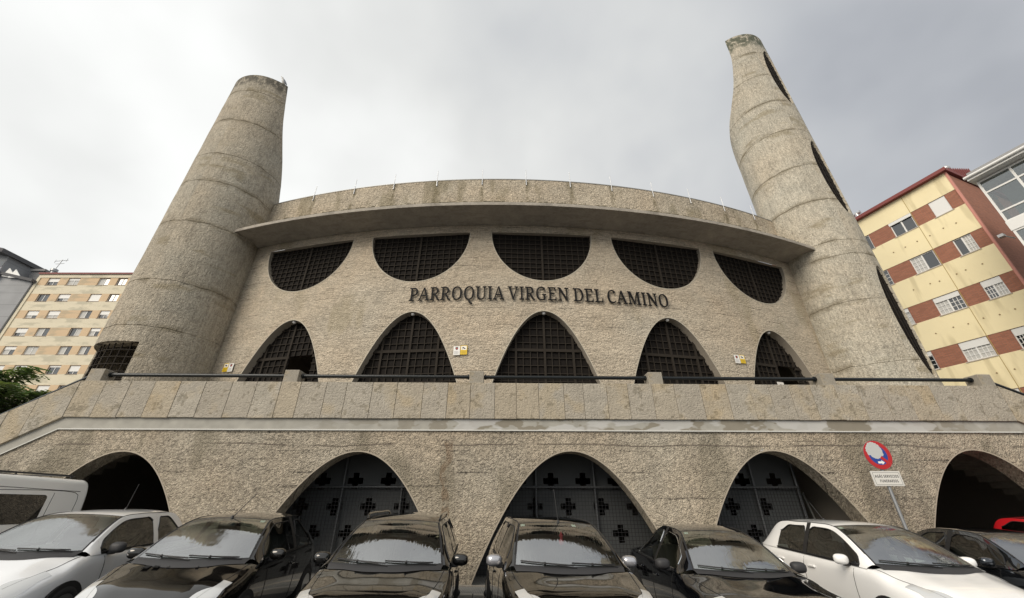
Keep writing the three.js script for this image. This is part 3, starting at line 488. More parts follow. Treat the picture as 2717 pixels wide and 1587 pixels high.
// ------------------------------------------------------------------ lettering
{
  const font = await new FontLoader().loadAsync('fonts/droid/droid_serif_regular.typeface.json');
  const L = thing('facade_lettering', 'dark metal serif letters across the church front reading PARROQUIA VIRGEN DEL CAMINO', 'lettering');
  const text = 'PARROQUIA VIRGEN DEL CAMINO', size = 0.53, res = font.data.resolution, adv = (ch) => font.data.glyphs[ch].ha / res * size * (ch === ' ' ? 0.75 : 1.0);
  let total = 0; for (const ch of text) total += adv(ch);
  const sA = -2.98, sB = 6.58, k = (sB - sA) / total; let s = sA;
  for (const ch of text) {
    const w = adv(ch) * k; if (ch !== ' ') {
      const g = new TextGeometry(ch, { font, size, depth: 0.035, curveSegments: 6, bevelEnabled: false }); g.computeBoundingBox();
      const c = (g.boundingBox.min.x + g.boundingBox.max.x) / 2; g.translate(-c, 0, 0); g.scale(Math.min(1.0, k * 0.97), 1, 1);
      const m = part('letter_' + ch.toLowerCase(), g, mat.letter, L), q = arc(s + w / 2, 8.07, 0.045); m.position.set(...q); m.rotation.y = (s + w / 2) / RW;
    } s += w;
  }
}

// ------------------------------------------------------------------ cars
const paint = (r, g, b, metal, rough) => new THREE.MeshPhysicalMaterial({ color: lin(r, g, b), metalness: metal, roughness: rough, clearcoat: 1, clearcoatRoughness: 0.03 });
const carM = {
  glass: new THREE.MeshPhysicalMaterial({ color: lin(0.6, 0.7, 0.66), transmission: 1, thickness: 0, roughness: 0.0, ior: 4.4, bumpMap: place(makeTex(512, 512, (i, j) => 0.6 * fbm(i / 512 * 64, j / 512 * 12, 3, 64) + 0.4 * vn(i / 512 * 128, j / 512 * 24, 128, 24), false), 0, 0, 1.1, 1.1), bumpScale: 0.0012 }),
  sideGlass: new THREE.MeshPhysicalMaterial({ color: lin(0.3, 0.33, 0.31), transmission: 1, thickness: 0, roughness: 0.0, ior: 1.7 }),
  trim: M({ color: lin(0.012, 0.012, 0.013), roughness: 0.55 }), plastic: M({ color: lin(0.028, 0.028, 0.03), roughness: 0.6 }),
  interior: M({ color: lin(0.035, 0.034, 0.033), roughness: 0.8 }), seat: M({ color: lin(0.05, 0.05, 0.052), roughness: 0.9 }),
  chrome: M({ color: lin(0.75, 0.76, 0.77), roughness: 0.12, metalness: 1 }), tyre: M({ color: lin(0.015, 0.015, 0.015), roughness: 0.85 }), rim: M({ color: lin(0.45, 0.46, 0.47), roughness: 0.3, metalness: 0.9 }),
  lens: new THREE.MeshPhysicalMaterial({ color: lin(0.6, 0.61, 0.61), roughness: 0.14, metalness: 0.25, clearcoat: 1 }), seam: M({ color: lin(0.01, 0.01, 0.01), roughness: 0.9 }), sticker: M({ color: lin(0.75, 0.8, 0.75) }),
};
function pw(pts) { return (x) => { if (x <= pts[0][0]) return pts[0][1]; for (let i = 0; i < pts.length - 1; i++) if (x <= pts[i + 1][0]) { const [a, b] = pts[i], [c, d] = pts[i + 1], p0 = pts[i - 1] ?? pts[i], p3 = pts[i + 2] ?? pts[i + 1], h = c - a, t = (x - a) / h;
  const m0 = i ? (d - p0[1]) / (c - p0[0]) : (d - b) / h, m1 = pts[i + 2] ? (p3[1] - b) / (p3[0] - a) : (d - b) / h, t2 = t * t, t3 = t2 * t; return (2 * t3 - 3 * t2 + 1) * b + (t3 - 2 * t2 + t) * h * m0 + (-2 * t3 + 3 * t2) * d + (t3 - t2) * h * m1; } return pts[pts.length - 1][1]; }; }
function buildCar(o) {
  const root = thing(o.name, o.label, o.category ?? 'car', [o.x, groundY(o.x), -o.D], 0, o.group);
  root.rotation.set(0, o.yaw * Math.PI / 180, 0); root.rotateZ(-SLOPE);
  const zt = o.zt + 0.1, { L, W, H, zb, yb, yt, zr, zrb, yrb, wb, wt } = o, yr = o.yr ?? H - 0.07, wr = o.wr ?? wt + 0.0, rise = o.rise ?? 0.05, nose = o.nose ?? 0.64;
  const planF = o.planF ?? 0.24, planR = o.planR ?? 0.15;
  const hw = (d) => W / 2 * (d < 0.8 ? 1 - planF * Math.pow(1 - d / 0.8, 2.3) : 1) * (L - d < 0.7 ? 1 - planR * Math.pow(1 - (L - d) / 0.7, 2.2) : 1);
  const crown = o.crown ?? 0.085, belt = (d) => lerp(yb - 0.055, yb - 0.055 + rise, clamp((d - zb) / (zrb - zb), 0, 1));
  const hood = pw([[0, nose - 0.07], [0.05, nose + 0.0], [0.14, nose + 0.055], [0.32, nose + 0.05 + (yb - nose) * 0.3], [zb * 0.62, lerp(nose, yb, 0.74)], [zb - 0.12, yb - 0.012], [zb + 0.2, yb + 0.01]]);
  const tail = pw(o.tail ?? [[zrb - 0.2, yrb - 0.03], [zrb, yrb - 0.02], [L - 0.06, yrb - 0.1], [L, yrb - 0.3]]);
  const cab = (d) => sstep(zb - 0.05, zb + 0.12, d) * sstep(zrb + 0.02, zrb - 0.15, d);
  const yTop = (d) => { const c = cab(d), out = d < (zb + zrb) / 2 ? hood(d) : tail(d); return lerp(out, belt(d) - 0.2, c); };
  const sh = (d) => { const c = cab(d); const out = d < (zb + zrb) / 2 ? hood(d) - crown : tail(d) - crown * 0.8; return lerp(out, belt(d), sstep(zb - 0.35, zb + 0.1, d) * sstep(zrb + 0.25, zrb - 0.1, d) + 0 * c); };
  const section = (d) => {
    const h = hw(d), c = cab(d), s = sh(d), y = yTop(d), b = 0.2 + 0.12 * Math.max(0, 1 - d / 0.25) + 0.1 * Math.max(0, 1 - (L - d) / 0.25);
    const A = [[0.8, lerp(s, y, 0.5)], [0.55, lerp(s, y, 0.84) + 0.008], [0.28, lerp(s, y, 0.96)], [0, y]], C = [[0.86, s - 0.03], [0.84, y + 0.02], [0.5, y], [0, y]];
    const pts = [[0, b], [0.8, b], [0.94, b + 0.05], [0.985, b + 0.17], [1, 0.5 * (b + s) + 0.02], [0.992, s - 0.12], [0.97, s - 0.04], [0.925, s + 0.012], ...A.map((p, i) => [lerp(p[0], C[i][0], c), lerp(p[1], C[i][1], c)])];
    const cv = new THREE.CatmullRomCurve3(pts.map((p) => new THREE.Vector3(p[0] * h, p[1], 0)), false, 'catmullrom', 0.4); return cv.getPoints(34).map((v) => [v.x, v.y]);
  };
  const ds = []; for (let i = 0; i <= 70; i++) { const t = i / 70; ds.push(L * (0.5 - 0.5 * Math.cos(Math.PI * (0.12 + 0.76 * t)) - 0.5 + 0.5 * Math.cos(Math.PI * 0.12)) / Math.cos(Math.PI * 0.12)); }
  for (const e of [zb - 0.05, zb + 0.03, zb + 0.12, zrb - 0.15, zrb + 0.02]) ds.push(e); ds.sort((a, b) => a - b);
  {
    const p = [], idx = [], secs = ds.map(section), n = secs[0].length, row = 2 * n - 1;
    secs.forEach((s, i) => { for (let k = 0; k < n; k++) p.push(s[k][0], s[k][1], -ds[i]); for (let k = n - 2; k >= 0; k--) p.push(-s[k][0], s[k][1], -ds[i]); });
    for (let i = 0; i < ds.length - 1; i++) for (let k = 0; k < row - 1; k++) { const a = i * row + k, b = a + row; idx.push(a, b, b + 1, a, b + 1, a + 1); }
    for (const e of [0, ds.length - 1]) { const f = new GB(), n = secs[e].length, ring = [...secs[e].map((q) => [q[0], q[1], -ds[e]]), ...secs[e].slice(0, n - 1).reverse().map((q) => [-q[0], q[1], -ds[e]])], c = [0, 0.42, -ds[e] + (e ? -0.05 : 0.05)]; for (let k = 0; k < ring.length - 1; k++) if (e) f.tri(ring[k + 1], ring[k], c); else f.tri(ring[k], ring[k + 1], c); part(e ? 'rear_bumper_face' : 'front_bumper_face', f.geo(), o.paint, root); }
    const gr = part('front_grille', new RoundedBoxGeometry(W * 0.5, 0.085, 0.06, 2, 0.03), carM.plastic, root); gr.position.set(0, nose - 0.1, 0.03); for (const k of [-1, 0, 1]) part('grille_slat', boxGeo(-W * 0.23, W * 0.23, k * 0.022 - 0.004, k * 0.022 + 0.004, 0.03, 0.036), carM.chrome, gr);
    const li = part('lower_intake', new RoundedBoxGeometry(W * 0.6, 0.1, 0.06, 2, 0.03), carM.trim, root); li.position.set(0, 0.36, 0.035); part('number_plate', new RoundedBoxGeometry(0.5, 0.11, 0.012, 1, 0.005), mat.white, root).position.set(0, 0.465, 0.075);
    const g = new THREE.BufferGeometry(); g.setAttribute('position', new THREE.Float32BufferAttribute(p, 3)); g.setIndex(idx); g.computeVertexNormals(); part('body', g, o.paint, root);
  }
  const onTop = (d, x, up = 0) => { const s = section(d); for (let k = s.length - 1; k > 0; k--) if (s[k][0] <= Math.abs(x) && s[k - 1][0] >= Math.abs(x)) { const t = (Math.abs(x) - s[k][0]) / (s[k - 1][0] - s[k][0] || 1); return [x, lerp(s[k][1], s[k - 1][1], t) + up, -d]; } return [x, s[s.length - 1][1], -d]; };
  const onSide = (d, y, out = 0, sg = 1) => { const s = section(d); let x = hw(d); for (let k = 2; k < s.length - 1; k++) if (s[k][1] <= y && s[k + 1][1] >= y) { x = lerp(s[k][0], s[k + 1][0], (y - s[k][1]) / (s[k + 1][1] - s[k][1] || 1)); break; } return [sg * (x + out), y, -d]; };
  // greenhouse rail from the windscreen foot over the roof edge to the tail
  const ctl = [[wb, yb, zb], [lerp(wb, wt, 0.34), lerp(yb, yt, 0.42), lerp(zb, zt, 0.33)], [lerp(wb, wt, 0.7), lerp(yb, yt, 0.78), lerp(zb, zt, 0.67)], [wt, yt, zt], [wt + 0.025, lerp(yt, H - 0.045, 0.75), zt + 0.32], [(wt + wr) / 2 + 0.03, H - 0.045, lerp(zt, zr, 0.55)], [wr + 0.01, yr, zr], [lerp(wr, o.wrb ?? wb - 0.02, 0.5), lerp(yr, yrb, 0.45), lerp(zr, zrb, 0.55)], [o.wrb ?? wb - 0.02, yrb, zrb]];
  const rail = new THREE.CatmullRomCurve3(ctl.map((c) => new THREE.Vector3(c[0], c[1], c[2])), false, 'centripetal'), NC = ctl.length - 1, tT = 3 / NC, tR = 6 / NC;
  const fz = pw([[0, 0.21], [tT, 0.085], [tT + 0.12, 0.03], [0.6, 0], [tR, -0.05], [1, -0.07]]), fy = pw([[0, 0.0], [tT, 0.03], [0.5, 0.045], [tR, 0.04], [1, 0.02]]);
  const top = (t, s, up = 0) => { const q = rail.getPoint(clamp(t, 0, 1)), e = 1 - Math.pow(Math.abs(s), 2.2); return [q.x * s, q.y + fy(t) * e + up, -(q.z - fz(t) * e) + up * 0.5]; };
  const patch = (name, t0, t1, s0, s1, m, nu = 12, nv = 16) => part(name, gridGeo(nu, nv, (u, v) => top(lerp(t0, t1, u), lerp(s0, s1, v))), m, root);
  const e0 = 0.012, e1 = tT - 0.012, sg_ = 0.935;
  patch('windscreen', e0, e1, -sg_, sg_, carM.glass, 14, 24);
  for (const g of [gridGeo(10, 2, (u, v) => top(lerp(e0, e1, u), lerp(sg_, 0.962, v))), gridGeo(10, 2, (u, v) => top(lerp(e0, e1, u), lerp(-0.962, -sg_, v))), gridGeo(2, 16, (u, v) => top(lerp(e1, tT, u), lerp(-0.962, 0.962, v))), gridGeo(2, 16, (u, v) => top(lerp(0, e0, u), lerp(-1, 1, v)))]) part('windscreen_seal', g, carM.trim, root);
  
  const roofT0 = tT, roof = patch('roof', roofT0, tR, -1, 1, o.roofPaint ?? o.paint, 18, 20);
  part('rear_window', gridGeo(8, 14, (u, v) => top(lerp(tR + 0.03, 0.97, u), lerp(-0.9, 0.9, v))), carM.sideGlass, root);
  const beltPt = (d, sg) => [sg * Math.min(hw(d) * 0.955, hw(d) - 0.03), belt(d) + 0.008, -d];
  // rail point at a given distance d from the nose
  const railAt = (() => { const tab = []; for (let i = 0; i <= 240; i++) { const q = rail.getPoint(i / 240); tab.push([q.z, q.x, q.y]); } return (d) => { if (d <= tab[0][0]) return [tab[0][1], tab[0][2]]; for (let i = 0; i < 240; i++) if (tab[i + 1][0] >= d) { const t = (d - tab[i][0]) / (tab[i + 1][0] - tab[i][0] || 1); return [lerp(tab[i][1], tab[i + 1][1], t), lerp(tab[i][2], tab[i + 1][2], t)]; } return [tab[240][1], tab[240][2]]; }; })();
  const sidePt = (d, v, sg, out = 0) => { const r = railAt(d), b = beltPt(d, 1), x = lerp(b[0], r[0], v) + 0.022 * 4 * v * (1 - v) * 0.6 + out; return [sg * x, lerp(b[1], r[1], v), -d]; };
  for (const sg of [-1, 1]) {
    const body = [], dark = [], strip = (d0, d1, f0, f1, n, list) => list.push(gridGeo(n, 3, (u, v) => { const d = lerp(d0, d1, u); return sidePt(d, lerp(f0(d), f1(d), v), sg); }));
    const hgt = (d) => Math.max(0.02, railAt(d)[1] - beltPt(d, 1)[1]), off = o.railOff ?? 0.055;
    const vTop = (d, w) => { const r = Math.min(sstep(0, w.r1 ?? 0.1, d - w.a), sstep(0, w.r2 ?? 0.1, w.b - d)); return clamp(1 - (off + (1 - r) * (w.round ?? 0.05)) / hgt(d), 0.03, 1); }, vBot = (d) => clamp(0.025 / hgt(d), 0, 0.5);
    let prev = zb + 0.0; const zEnd = zrb;
    o.windows.forEach((w, wi) => {
      strip(prev, w.a, () => 0, () => 1, 6, wi && o.darkPillar ? dark : body);
      strip(w.a, w.b, (d) => vTop(d, w), () => 1, 14, body); strip(w.a, w.b, () => 0, vBot, 10, dark); prev = w.b;
      const win = part('side_window', gridGeo(16, 4, (u, v) => { const d = lerp(w.a, w.b, u); return sidePt(d, lerp(vBot(d), vTop(d, w), v), sg, -0.006); }), carM.sideGlass, root);
      const line = []; for (let k = 0; k <= 14; k++) { const d = lerp(w.a, w.b, k / 14); line.push(sidePt(d, vTop(d, w), sg, 0.002)); } part('window_trim', tube(line, 0.008, 5, 30), o.chromeTrim ? carM.chrome : carM.trim, win);
      const low = []; for (let k = 0; k <= 6; k++) { const d = lerp(w.a, w.b, k / 6); low.push(sidePt(d, vBot(d), sg, 0.004)); } part('window_trim', tube(low, 0.009, 5, 20), o.chromeTrim ? carM.chrome : carM.trim, win);
    });
    strip(prev, zEnd, () => 0, () => 1, 12, body);
    for (const g of [...body, gridGeo(12, 2, (u, v) => top(lerp(0, tT, u), sg * lerp(0.962, 1, v))), gridGeo(8, 2, (u, v) => top(lerp(tR, 1, u), sg * lerp(0.9, 1, v)))]) part('side_frame', g, o.paint, root);
    for (const g of dark) part('pillar_trim', g, carM.trim, root);
    // roof gutter line
    const gl = []; for (let k = 0; k <= 10; k++) gl.push(top(lerp(tT * 0.2, tR, k / 10), sg * 0.965, 0.002)); part('roof_gutter', tube(gl, 0.006, 5, 40), carM.trim, root);
    // mirror
    const mz = zb + (o.mirrorBack ?? 0.33), my = belt(mz) + 0.075, mx = hw(mz), mg = new THREE.SphereGeometry(1, 20, 14); const mp = mg.attributes.position; for (let k = 0; k < mp.count; k++) { const v = new THREE.Vector3().fromBufferAttribute(mp, k); const q = (a, e) => Math.sign(a) * Math.pow(Math.abs(a), e); mp.setXYZ(k, q(v.x, 0.75) * 0.105, q(v.y, 0.72) * 0.07, v.z > 0 ? v.z * 0.085 : q(v.z, 0.5) * 0.035); } mg.computeVertexNormals();
    const mir = part('door_mirror', mg, o.mirrorPaint ?? o.paint, root); mir.position.set(sg * (mx + 0.062), my, -mz); mir.rotation.y = sg * -0.12;
    part('mirror_stalk', new RoundedBoxGeometry(0.14, 0.05, 0.08, 2, 0.02), carM.plastic, mir).position.set(sg * -0.1, -0.06, -0.005);
    part('mirror_glass', new THREE.CircleGeometry(0.06, 20), carM.chrome, mir).position.z = -0.0375;
    // door seams and handles
    for (const d of o.seams ?? []) { const pts = []; for (let k = 0; k <= 8; k++) pts.push(onSide(d + 0.03 * Math.sin(k / 8 * 3), lerp(0.3, belt(d) - 0.02, k / 8), 0.0005, sg)); part('door_seam', tube(pts, 0.0045, 4, 20), carM.seam, root); }
    for (const d of o.handles ?? []) { const p = onSide(d, belt(d) - 0.14, 0.012, sg), h = part('door_handle', new RoundedBoxGeometry(0.03, 0.035, 0.18, 3, 0.013), o.handleM ?? o.paint, root); h.position.set(...p); }
    // wheels
    for (const d of [o.wf ?? 0.78, (o.wf ?? 0.78) + (o.wheelbase ?? 2.5)]) {
      const x = hw(d), aw = new THREE.CylinderGeometry(0.335, 0.335, 0.06, 36); aw.rotateZ(Math.PI / 2); const well = part('wheel_arch', aw, carM.seam, root); well.position.set(sg * (x - 0.026), 0.31, -d);
      const ty = new THREE.TorusGeometry(0.225, 0.085, 12, 36); ty.scale(1, 1, 1.15); ty.rotateY(Math.PI / 2); const w = part('wheel', ty, carM.tyre, root); w.position.set(sg * (x - 0.075), 0.31, -d);
      const rm = new THREE.CylinderGeometry(0.2, 0.2, 0.1, 28); rm.rotateZ(Math.PI / 2); part('rim', rm, carM.rim, w).position.x = sg * 0.04; part('hub', new THREE.SphereGeometry(0.05, 12, 8), carM.plastic, w).position.x = sg * 0.085;
    }
    // headlight and rear light
    const [l0, l1, lx0, lx1] = o.lamp ?? [0.06, 0.5, 0.66, 0.95]; part('headlight', gridGeo(12, 8, (u, v) => { const d = lerp(l0, l1, u), w = lerp(0.25, 1, Math.sin(Math.PI * Math.min(1, u * 1.15 + 0.2) * 0.92)), x = lerp(lerp(lx0, lx1, 0.75), lerp(lx0, lx1, v), w); return onTop(d, sg * hw(d) * x, 0.004); }), carM.lens, root);
    const tl = part('tail_light', new RoundedBoxGeometry(0.06, 0.3, 0.16, 2, 0.02), M({ color: lin(0.25, 0.01, 0.01), roughness: 0.2 }), root); tl.position.set(sg * (hw(L - 0.12) - 0.16), yrb - 0.25, -(L - 0.06));
  }
  // bonnet seams, cowl, wipers, cabin
  for (const sg of [-1, 1]) { const pts = []; for (let k = 0; k <= 12; k++) { const d = lerp(0.16, zb - 0.02, k / 12); pts.push(onTop(d, sg * hw(d) * lerp(0.74, 0.87, k / 12), 0.0005)); } part('bonnet_seam', tube(pts, 0.0045, 4, 30), carM.seam, root); }
  part('cowl', gridGeo(4, 18, (u, v) => { const s = lerp(-0.97, 0.97, v), a = top(0.004, s), d = -a[2] - 0.11, b = onTop(d, a[0] * 0.97, 0.004); return [lerp(a[0], b[0], u), lerp(a[1], b[1], u) + 0.006 * Math.sin(u * 3), lerp(a[2], b[2], u)]; }), carM.plastic, root);
  for (const [s0, s1, tt] of o.wipers ?? [[0.02, -0.86, 0.03], [0.8, 0.0, 0.026]]) {
    const pts = []; for (let k = 0; k <= 8; k++) pts.push(top(lerp(0.012, tt, k / 8), lerp(s0, s1, k / 8), 0.012)); const wp = part('wiper', tube(pts, 0.008, 6, 24), carM.trim, root);
    part('wiper_arm', tube([top(0.0, s0 + 0.05, 0.006), top(0.006, lerp(s0, s1, 0.25), 0.022), top(tt * 0.55, lerp(s0, s1, 0.55), 0.024)], 0.007, 6, 12), carM.trim, wp);
    part('wiper_joint', new THREE.SphereGeometry(0.017, 10, 8), carM.trim, wp).position.set(...top(tt * 0.55, lerp(s0, s1, 0.55), 0.02));
  }
  const cabin = part('cabin_floor', gridGeo(10, 6, (u, v) => { const d = lerp(zb + 0.05, zrb - 0.1, u), w = hw(d) * 0.83; return [lerp(-w, w, v), belt(d) - 0.17, -d]; }), carM.interior, root);
  part('dashboard', gridGeo(10, 14, (u, v) => { const s = lerp(-0.93, 0.93, v), a = top(0.01, s); const y = [a[1] - 0.015, a[1] - 0.005, a[1] + 0.015 + 0.035 * Math.exp(-(((s - 0.5) / 0.25) ** 2)), a[1] - 0.02, a[1] - 0.2][Math.min(4, Math.round(u * 4))]; return [a[0], y, a[2] - u * 0.62 + 0.02]; }), o.dash ?? carM.interior, cabin);
  { const sw = new THREE.TorusGeometry(0.185, 0.016, 8, 30); const wheel = part('steering_wheel', sw, carM.plastic, cabin); wheel.position.set(0.36, yb + 0.02, -(zb + 0.8)); wheel.rotation.x = -0.45; part('steering_hub', new THREE.SphereGeometry(0.06, 10, 8), carM.plastic, wheel).scale.set(1, 0.8, 0.4); }
  for (const sx of [-0.36, 0.36]) { const se = part('front_seat', new RoundedBoxGeometry(0.46, 0.55, 0.13, 3, 0.06), o.seatM ?? carM.seat, cabin); se.position.set(sx, yb - 0.06, -(zb + 1.35)); se.rotation.x = -0.2; const hd = part('headrest', new RoundedBoxGeometry(0.25, 0.17, 0.1, 3, 0.045), o.seatM ?? carM.seat, se); hd.position.set(0, 0.36, 0.01); }
  part('rear_seat', new RoundedBoxGeometry(1.2, 0.5, 0.14, 3, 0.06), o.seatM ?? carM.seat, cabin).position.set(0, yb - 0.1, -(Math.min(zb + 2.15, zrb - 0.3)));
  const rv = part('rear_view_mirror', new RoundedBoxGeometry(0.21, 0.06, 0.03, 2, 0.012), carM.plastic, cabin); rv.position.set(...top(tT - 0.06, 0)); rv.position.z -= 0.07; rv.position.y -= 0.045;
  for (const [s, t] of o.stickers ?? []) { const k = part('sticker', gridGeo(1, 1, (u, v) => { const q = top(lerp(tT - t, tT - t - 0.03, u), lerp(s - 0.05, s + 0.05, v)); q[2] -= 0.006; q[1] -= 0.006; return q; }), carM.sticker, cabin); void k; }
  if (o.antenna) { const [t, s, lean, len] = o.antenna, a = top(t, s, -0.005); part('antenna', mergeGeometries([bar(a, [a[0] + lean[0] * len, a[1] + lean[1] * len, a[2] + lean[2] * len], 0.006, 6), (() => { const c = new THREE.CylinderGeometry(0.012, 0.028, 0.04, 10); c.translate(a[0], a[1] + 0.015, a[2]); return c; })()]), carM.trim, root); }
  if (o.roofRails) for (const sg of [-1, 1]) { const pts = []; for (let k = 0; k <= 10; k++) { const t = lerp(tT + 0.05, tR - 0.02, k / 10), q = top(t, sg * 0.95, 0.0); pts.push([q[0], q[1] + 0.055 * Math.min(1, Math.sin(Math.PI * k / 10) * 2.6), q[2]]); } part('roof_rail', tube(pts, 0.016, 8, 40), o.roofRails, root); }
  root.userData.top = undefined; delete root.userData.top;
  if (o.after) o.after({ root, top, onTop, onSide, hw, belt, tT, tR, sidePt, railAt, section });
  return root;
}
const blackPaint = paint(0.042, 0.04, 0.038, 0.92, 0.06), blackPaint2 = paint(0.04, 0.039, 0.038, 0.92, 0.05), bluePaint = paint(0.028, 0.031, 0.042, 0.92, 0.05), greyBlue = paint(0.06, 0.068, 0.08, 0.9, 0.08);
const whitePaint = paint(0.84, 0.84, 0.83, 0, 0.3), silverPaint = paint(0.8, 0.81, 0.82, 0.25, 0.36), redPaint = paint(0.5, 0.012, 0.018, 0.1, 0.3), vanPaint = paint(0.82, 0.82, 0.8, 0, 0.4);
const CARS = 'cars parked nose out along the arcade';
buildCar({ name: 'silver_hatchback', label: 'silver three-door hatchback with unpainted black mirrors beside the white van', group: CARS, x: -6.4, D: 5.3, yaw: 10, L: 3.77, W: 1.64, H: 1.43, zb: 0.93, zt: 1.6, yb: 0.94, yt: 1.345, zr: 3.05, zrb: 3.5, yrb: 0.96, wb: 0.7, wt: 0.545, paint: silverPaint, mirrorPaint: carM.plastic,
  windows: [{ a: 1.12, b: 2.28, r1: 0.01, r2: 0.06 }, { a: 2.4, b: 3.12, r2: 0.4, round: 0.2 }], seams: [1.2, 2.36], rise: 0.06, antenna: [0.62, 0.1, [0.25, 0.8, 0.28], 0.5], crown: 0.13, nose: 0.62,  handles: [2.2], wheelbase: 2.47, wf: 0.72 });
buildCar({ name: 'black_hatchback', label: 'black three-door hatchback with vent slots in its bonnet, beside the silver car', group: CARS, x: -3.95, D: 5.0, yaw: 8.6, L: 3.83, W: 1.65, H: 1.43, zb: 0.99, zt: 1.66, yb: 0.93, yt: 1.35, zr: 3.1, zrb: 3.55, yrb: 0.97, wb: 0.7, wt: 0.545, paint: blackPaint,
  windows: [{ a: 1.18, b: 2.32, r1: 0.01, r2: 0.06 }, { a: 2.44, b: 3.1, r2: 0.4, round: 0.2 }], seams: [1.25, 2.4], rise: 0.07, antenna: [0.37, 0.0, [0.45, 0.75, -0.25], 0.45], nose: 0.6,  handles: [2.25], wheelbase: 2.44, wf: 0.76, stickers: [[0.8, 0.02]], darkPillar: true,
  after({ root, onTop }) { for (const s of [0, 1]) for (let k = 0; k < 5; k++) { const p = onTop(0.72 + 0.02 * s, -0.38 + s * 0.1 + k * 0.014, 0.004); const b = part('vent_slot', new THREE.BoxGeometry(0.008, 0.008, 0.15), carM.seam, root); b.position.set(...p); b.rotation.x = 0.16; } for (const s of [-0.12, 0.2]) { const p = onTop(0.7, s, 0.008), n = part('washer_nozzle', new RoundedBoxGeometry(0.035, 0.016, 0.03, 1, 0.006), carM.plastic, root); n.position.set(...p); } } });
buildCar({ name: 'black_estate', label: 'black estate car with roof rails, between the vent-bonnet hatchback and the tall hatchback', group: CARS, x: -1.46, D: 4.6, yaw: 5, L: 4.45, W: 1.65, H: 1.47, zb: 1.17, zt: 1.86, yb: 0.945, yt: 1.375, zr: 3.95, zrb: 4.3, yrb: 1.0, wb: 0.715, wt: 0.55, paint: blackPaint2, roofRails: blackPaint2,
  windows: [{ a: 1.38, b: 2.3, r1: 0.01, r2: 0.05 }, { a: 2.38, b: 3.1, r1: 0.04, r2: 0.1 }, { a: 3.2, b: 3.95, r1: 0.05, r2: 0.3, round: 0.12 }], seams: [1.45, 2.36, 3.14], rise: 0.05, nose: 0.66, handles: [2.2, 3.0], wheelbase: 2.6, wf: 0.85, darkPillar: true, dash: carM.plastic, stickers: [] });
buildCar({ name: 'brown_black_hatchback', label: 'dark brown-black hatchback with a red charm behind its windscreen and a roof aerial', group: CARS, x: 0.83, D: 4.83, yaw: 6.8, L: 4.15, W: 1.72, H: 1.48, zb: 1.1, zt: 1.75, yb: 0.95, yt: 1.39, zr: 3.45, zrb: 3.9, yrb: 1.0, wb: 0.73, wt: 0.57, paint: paint(0.043, 0.04, 0.036, 0.92, 0.06), mirrorPaint: paint(0.5, 0.5, 0.53, 0.7, 0.25),
  windows: [{ a: 1.32, b: 2.28, r1: 0.01, r2: 0.05 }, { a: 2.36, b: 3.1, r1: 0.04, r2: 0.12 }], seams: [1.4, 2.34, 3.12], rise: 0.05, nose: 0.68, antenna: [0.37, 0.05, [-0.1, 0.98, -0.1], 0.45], handles: [2.2, 3.0], wheelbase: 2.6, wf: 0.82, stickers: [[-0.86, 0.02], [0.4, 0.03]],
  after({ root, top, tT }) { const p = top(tT - 0.13, 0.04), g = new THREE.LatheGeometry([[0, -0.09], [0.03, -0.07], [0.036, -0.03], [0.015, 0], [0.03, 0.03], [0.012, 0.06], [0, 0.09]].map((q) => new THREE.Vector2(...q)), 10), c = part('hanging_charm', g, M({ color: lin(0.55, 0.03, 0.06) }), root); c.position.set(p[0], p[1] - 0.08, p[2] - 0.12); } });
buildCar({ name: 'dark_blue_saloon', label: 'blue-black saloon with chrome window surrounds beside the white hatchback', group: CARS, x: 3.08, D: 5.05, yaw: -1.5, L: 4.48, W: 1.8, H: 1.4, zb: 1.38, zt: 2.04, yb: 0.885, yt: 1.305, zr: 3.1, zrb: 3.72, yrb: 0.97, yr: 1.31, wb: 0.69, wt: 0.52, wr: 0.52, paint: bluePaint, mirrorPaint: carM.plastic,
  windows: [{ a: 1.58, b: 2.46, r1: 0.01, r2: 0.05 }, { a: 2.54, b: 3.5, r1: 0.04, r2: 0.5, round: 0.16 }], seams: [1.6, 2.5], rise: 0.06, nose: 0.62, chromeTrim: true, darkPillar: true, tail: [[3.5, 0.95], [3.75, 0.96], [4.3, 0.94], [4.48, 0.7]], wheelbase: 2.76, wf: 0.8, handles: [2.35, 3.2], stickers: [[-0.82, 0.02]], dash: M({ color: lin(0.12, 0.11, 0.09) }), seatM: M({ color: lin(0.16, 0.14, 0.11) }), planF: 0.2 });
buildCar({ name: 'white_hatchback', label: 'clean white five-door hatchback in front of the no-parking sign', group: CARS, x: 5.86, D: 5.72, yaw: -1, L: 3.95, W: 1.74, H: 1.5, zb: 0.98, zt: 1.73, yb: 0.965, yt: 1.42, zr: 3.3, zrb: 3.75, yrb: 1.05, wb: 0.73, wt: 0.56, paint: whitePaint,
  windows: [{ a: 1.12, b: 2.28, r1: 0.01, r2: 0.04 }, { a: 2.38, b: 3.12, r1: 0.04, r2: 0.25, round: 0.1 }], seams: [1.22, 2.34], rise: 0.12, nose: 0.68, darkPillar: true, antenna: [0.6, -0.3, [-0.35, 0.85, -0.2], 0.35], handles: [2.16, 3.0], wheelbase: 2.45, wf: 0.76, stickers: [[-0.85, 0.02]],  crown: 0.11 });
